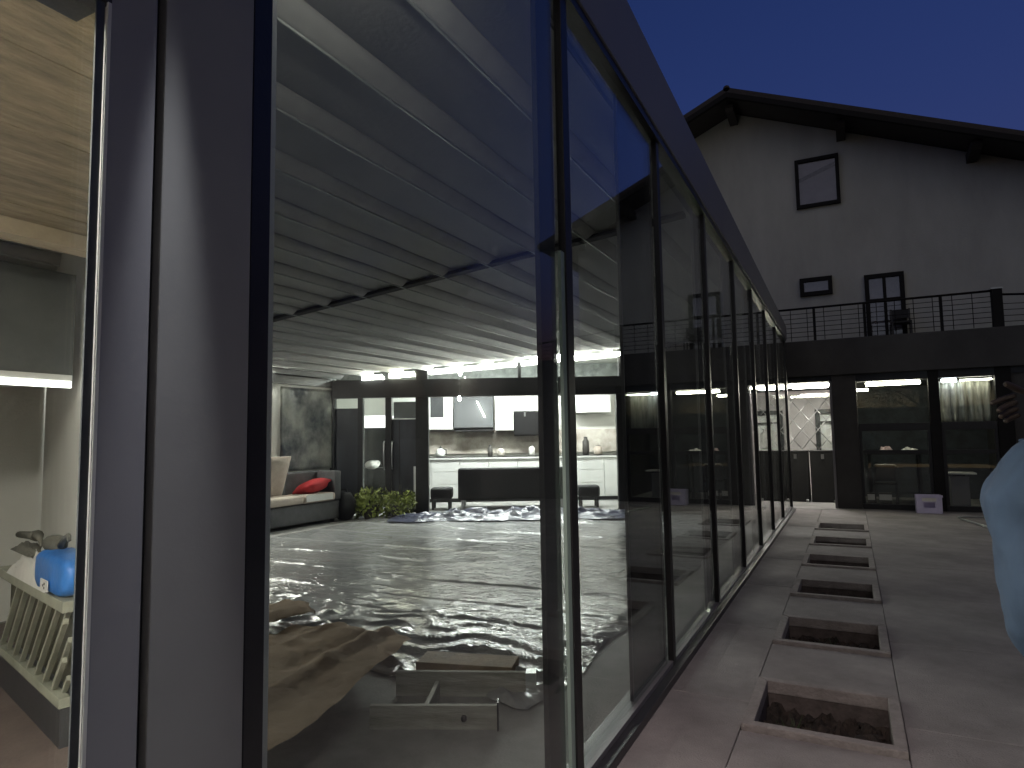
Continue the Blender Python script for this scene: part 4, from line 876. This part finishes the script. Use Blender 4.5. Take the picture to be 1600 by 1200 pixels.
V = [(0,0,0.96),(0,0,1.12),(0,-0.02,1.30),(0,-0.02,1.44),(0,0.0,1.53),(0,0.02,1.62),(0,0.03,1.72),     # 0..6 spine to head
     (-0.19,-0.02,1.42),(-0.17,-0.03,1.16),(-0.12,0.12,0.95),(-0.11,0.17,0.89),                        # 7..10 left arm down
     (0.19,-0.01,1.42),(0.17,0.34,1.43),(-0.03,0.53,1.57),(-0.09,0.54,1.575),                              # 11..14 right arm raised forward
     (-0.10,0,0.90),(-0.11,0.02,0.50),(-0.11,-0.02,0.09),(-0.12,0.14,0.04),                            # 15..18 left leg
     (0.10,0,0.90),(0.11,0.03,0.50),(0.11,-0.02,0.09),(0.12,0.14,0.04)]
Ed = [(0,1),(1,2),(2,3),(3,4),(4,5),(5,6),(3,7),(7,8),(8,9),(9,10),(3,11),(11,12),(12,13),(13,14),(0,15),(15,16),(16,17),(17,18),(0,19),(19,20),(20,21),(21,22)]
Rr = [(0.15,0.11),(0.14,0.105),(0.155,0.11),(0.13,0.09),0.058,(0.075,0.095),(0.07,0.09),0.06,0.045,0.032,(0.038,0.02),0.06,0.045,0.032,(0.034,0.018),0.085,0.06,0.042,0.035,0.085,0.06,0.042,0.035]
body = skin('body', V, Ed, Rr, SKIN, per)
for (base, d0, fold) in ((Vector((-0.09,0.54,1.575)), Vector((-0.80,0.05,-0.25)).normalized(), 0.35), (Vector((-0.11,0.17,0.89)), Vector((0.05,0.25,-1)).normalized(), 0.30)):
    side = Vector((0.1,0.2,-1)).normalized() if base.z > 1 else Vector((0.2,1,0)).normalized()
    nrm = d0.cross(side).normalized()
    fv, fe, fr = [], [], []
    for q in range(4):
        o0 = base + side*(q-1.5)*0.019 + d0*0.02; Lq = (0.072,0.082,0.078,0.06)[q]; i0 = len(fv)
        bend = 0.25 if (q == 0 and base.z > 1) else fold + 0.5*(base.z > 1)
        p = o0; dcur = d0.copy(); fv.append(tuple(p)); fr.append(0.009)
        for s_ in range(3):
            dcur = (dcur + nrm*bend*0.6).normalized(); p = p + dcur*Lq*(0.42,0.32,0.26)[s_]; fv.append(tuple(p)); fr.append((0.009,0.008,0.007)[s_]); fe.append((i0+s_, i0+s_+1))
    i0 = len(fv); p = base - side*0.028; fv.append(tuple(p)); fr.append(0.011)
    for s_ in range(2): p = p + (d0*0.6 - side*0.6 + nrm*0.3).normalized()*0.034; fv.append(tuple(p)); fr.append(0.010-0.001*s_); fe.append((i0+s_, i0+s_+1))
    me = bpy.data.meshes.new('fingers'); me.from_pydata(fv, fe, []); me.materials.append(SKIN)
    o = bpy.data.objects.new('fingers', me); C.objects.link(o); o.parent = per
    md = o.modifiers.new('skin', 'SKIN'); s = o.modifiers.new('sub', 'SUBSURF'); s.levels = 1; s.render_levels = 2; md.use_smooth_shade = True
    for i, r in enumerate(fr): me.skin_vertices[0].data[i].radius = (r, r)
    for i in range(0, len(fv)):
        me.skin_vertices[0].data[i].use_root = i in (0,4,8,12,16)
SV = [(0,0,0.80),(0,0,1.0),(0,-0.01,1.16),(0,-0.02,1.32),(0,-0.02,1.45),(0,-0.005,1.50),(-0.195,-0.02,1.395),(-0.192,-0.03,1.28),(-0.175,-0.03,1.15),(-0.15,0.03,0.95),(0.19,-0.01,1.42),(0.18,0.14,1.42),(0.172,0.30,1.43)]
SE = [(0,1),(1,2),(2,3),(3,4),(4,5),(4,6),(6,7),(7,8),(8,9),(4,10),(10,11),(11,12)]
SR = [(0.215,0.17),(0.205,0.16),(0.20,0.15),(0.195,0.145),(0.15,0.11),(0.075,0.075),0.116,0.108,0.10,0.085,0.092,0.078,0.066]
sh = skin('shirt', SV, SE, SR, SHIRT, per, 0, 4)
tx = bpy.data.textures.new('folds', 'CLOUDS'); tx.noise_scale = 0.13
dm = sh.modifiers.new('folds', 'DISPLACE'); dm.texture = tx; dm.strength = 0.035; dm.texture_coords = 'LOCAL'
tx2 = bpy.data.textures.new('creases', 'WOOD'); tx2.wood_type = 'RINGNOISE'; tx2.noise_scale = 0.22; tx2.turbulence = 9.0
d2 = sh.modifiers.new('creases', 'DISPLACE'); d2.texture = tx2; d2.strength = 0.016; d2.texture_coords = 'LOCAL'
skin('trousers', [(0,0,0.98),(0,0,0.90),(-0.105,0.0,0.84),(-0.112,0.02,0.50),(-0.112,-0.01,0.10),(0.105,0.0,0.84),(0.112,0.03,0.50),(0.112,-0.01,0.10)], [(0,1),(1,2),(2,3),(3,4),(1,5),(5,6),(6,7)], [(0.17,0.13),(0.165,0.13),0.105,0.085,0.075,0.105,0.085,0.075], TROU, per)
for s_ in (-1, 1):
    bm = bmesh.new(); bmesh.ops.create_cube(bm, size=1); bmesh.ops.subdivide_edges(bm, edges=bm.edges[:], cuts=3, use_grid_fill=True)
    for v in bm.verts:
        x, y, z = v.co; w = 0.10*(1-0.5*max(0, abs(y)-.25)); v.co = Vector((s_*0.115 + x*w, 0.05 + y*0.28, (z+.5)*(0.10 if y < 0 else 0.10-0.07*y)))
    obj('shoe', bm, SHOE, per, True, sub=1)
bm = bmesh.new(); bmesh.ops.create_icosphere(bm, subdivisions=3, radius=1)
for v in bm.verts: v.co = Vector((v.co.x*0.092, v.co.y*0.112 + (0.015 if v.co.z > 0 else -0.005), v.co.z*0.125 + 1.715))
bmesh.ops.delete(bm, geom=[v for v in bm.verts if v.co.y > 0.075 and v.co.z < 1.75], context='VERTS')
obj('hair', bm, HAIR, per, True)
for s_ in (-1, 1):
    bm = bmesh.new(); bmesh.ops.create_icosphere(bm, subdivisions=2, radius=1)
    for v in bm.verts: v.co = Vector((s_*0.092 + v.co.x*0.012, 0.03 + v.co.y*0.02, 1.69 + v.co.z*0.032))
    obj('ear', bm, SKIN, per, True)
    bm = bmesh.new(); bmesh.ops.create_icosphere(bm, subdivisions=2, radius=0.012); bmesh.ops.translate(bm, vec=(s_*0.033, 0.112, 1.70), verts=bm.verts[:]); obj('eye', bm, SILVER_W, per, True)
bm = bmesh.new(); prism(bm, [(0.10,1.70),(0.145,1.655),(0.105,1.645)], -0.014, 0.014, ax='x'); obj('nose', bm, SKIN, per, True)
bx('mouth', (-0.024, 0.095, 1.608), (0.024, 0.113, 1.618), mat('lips', (0.25, 0.10, 0.09), 0.5), per, 0.002)
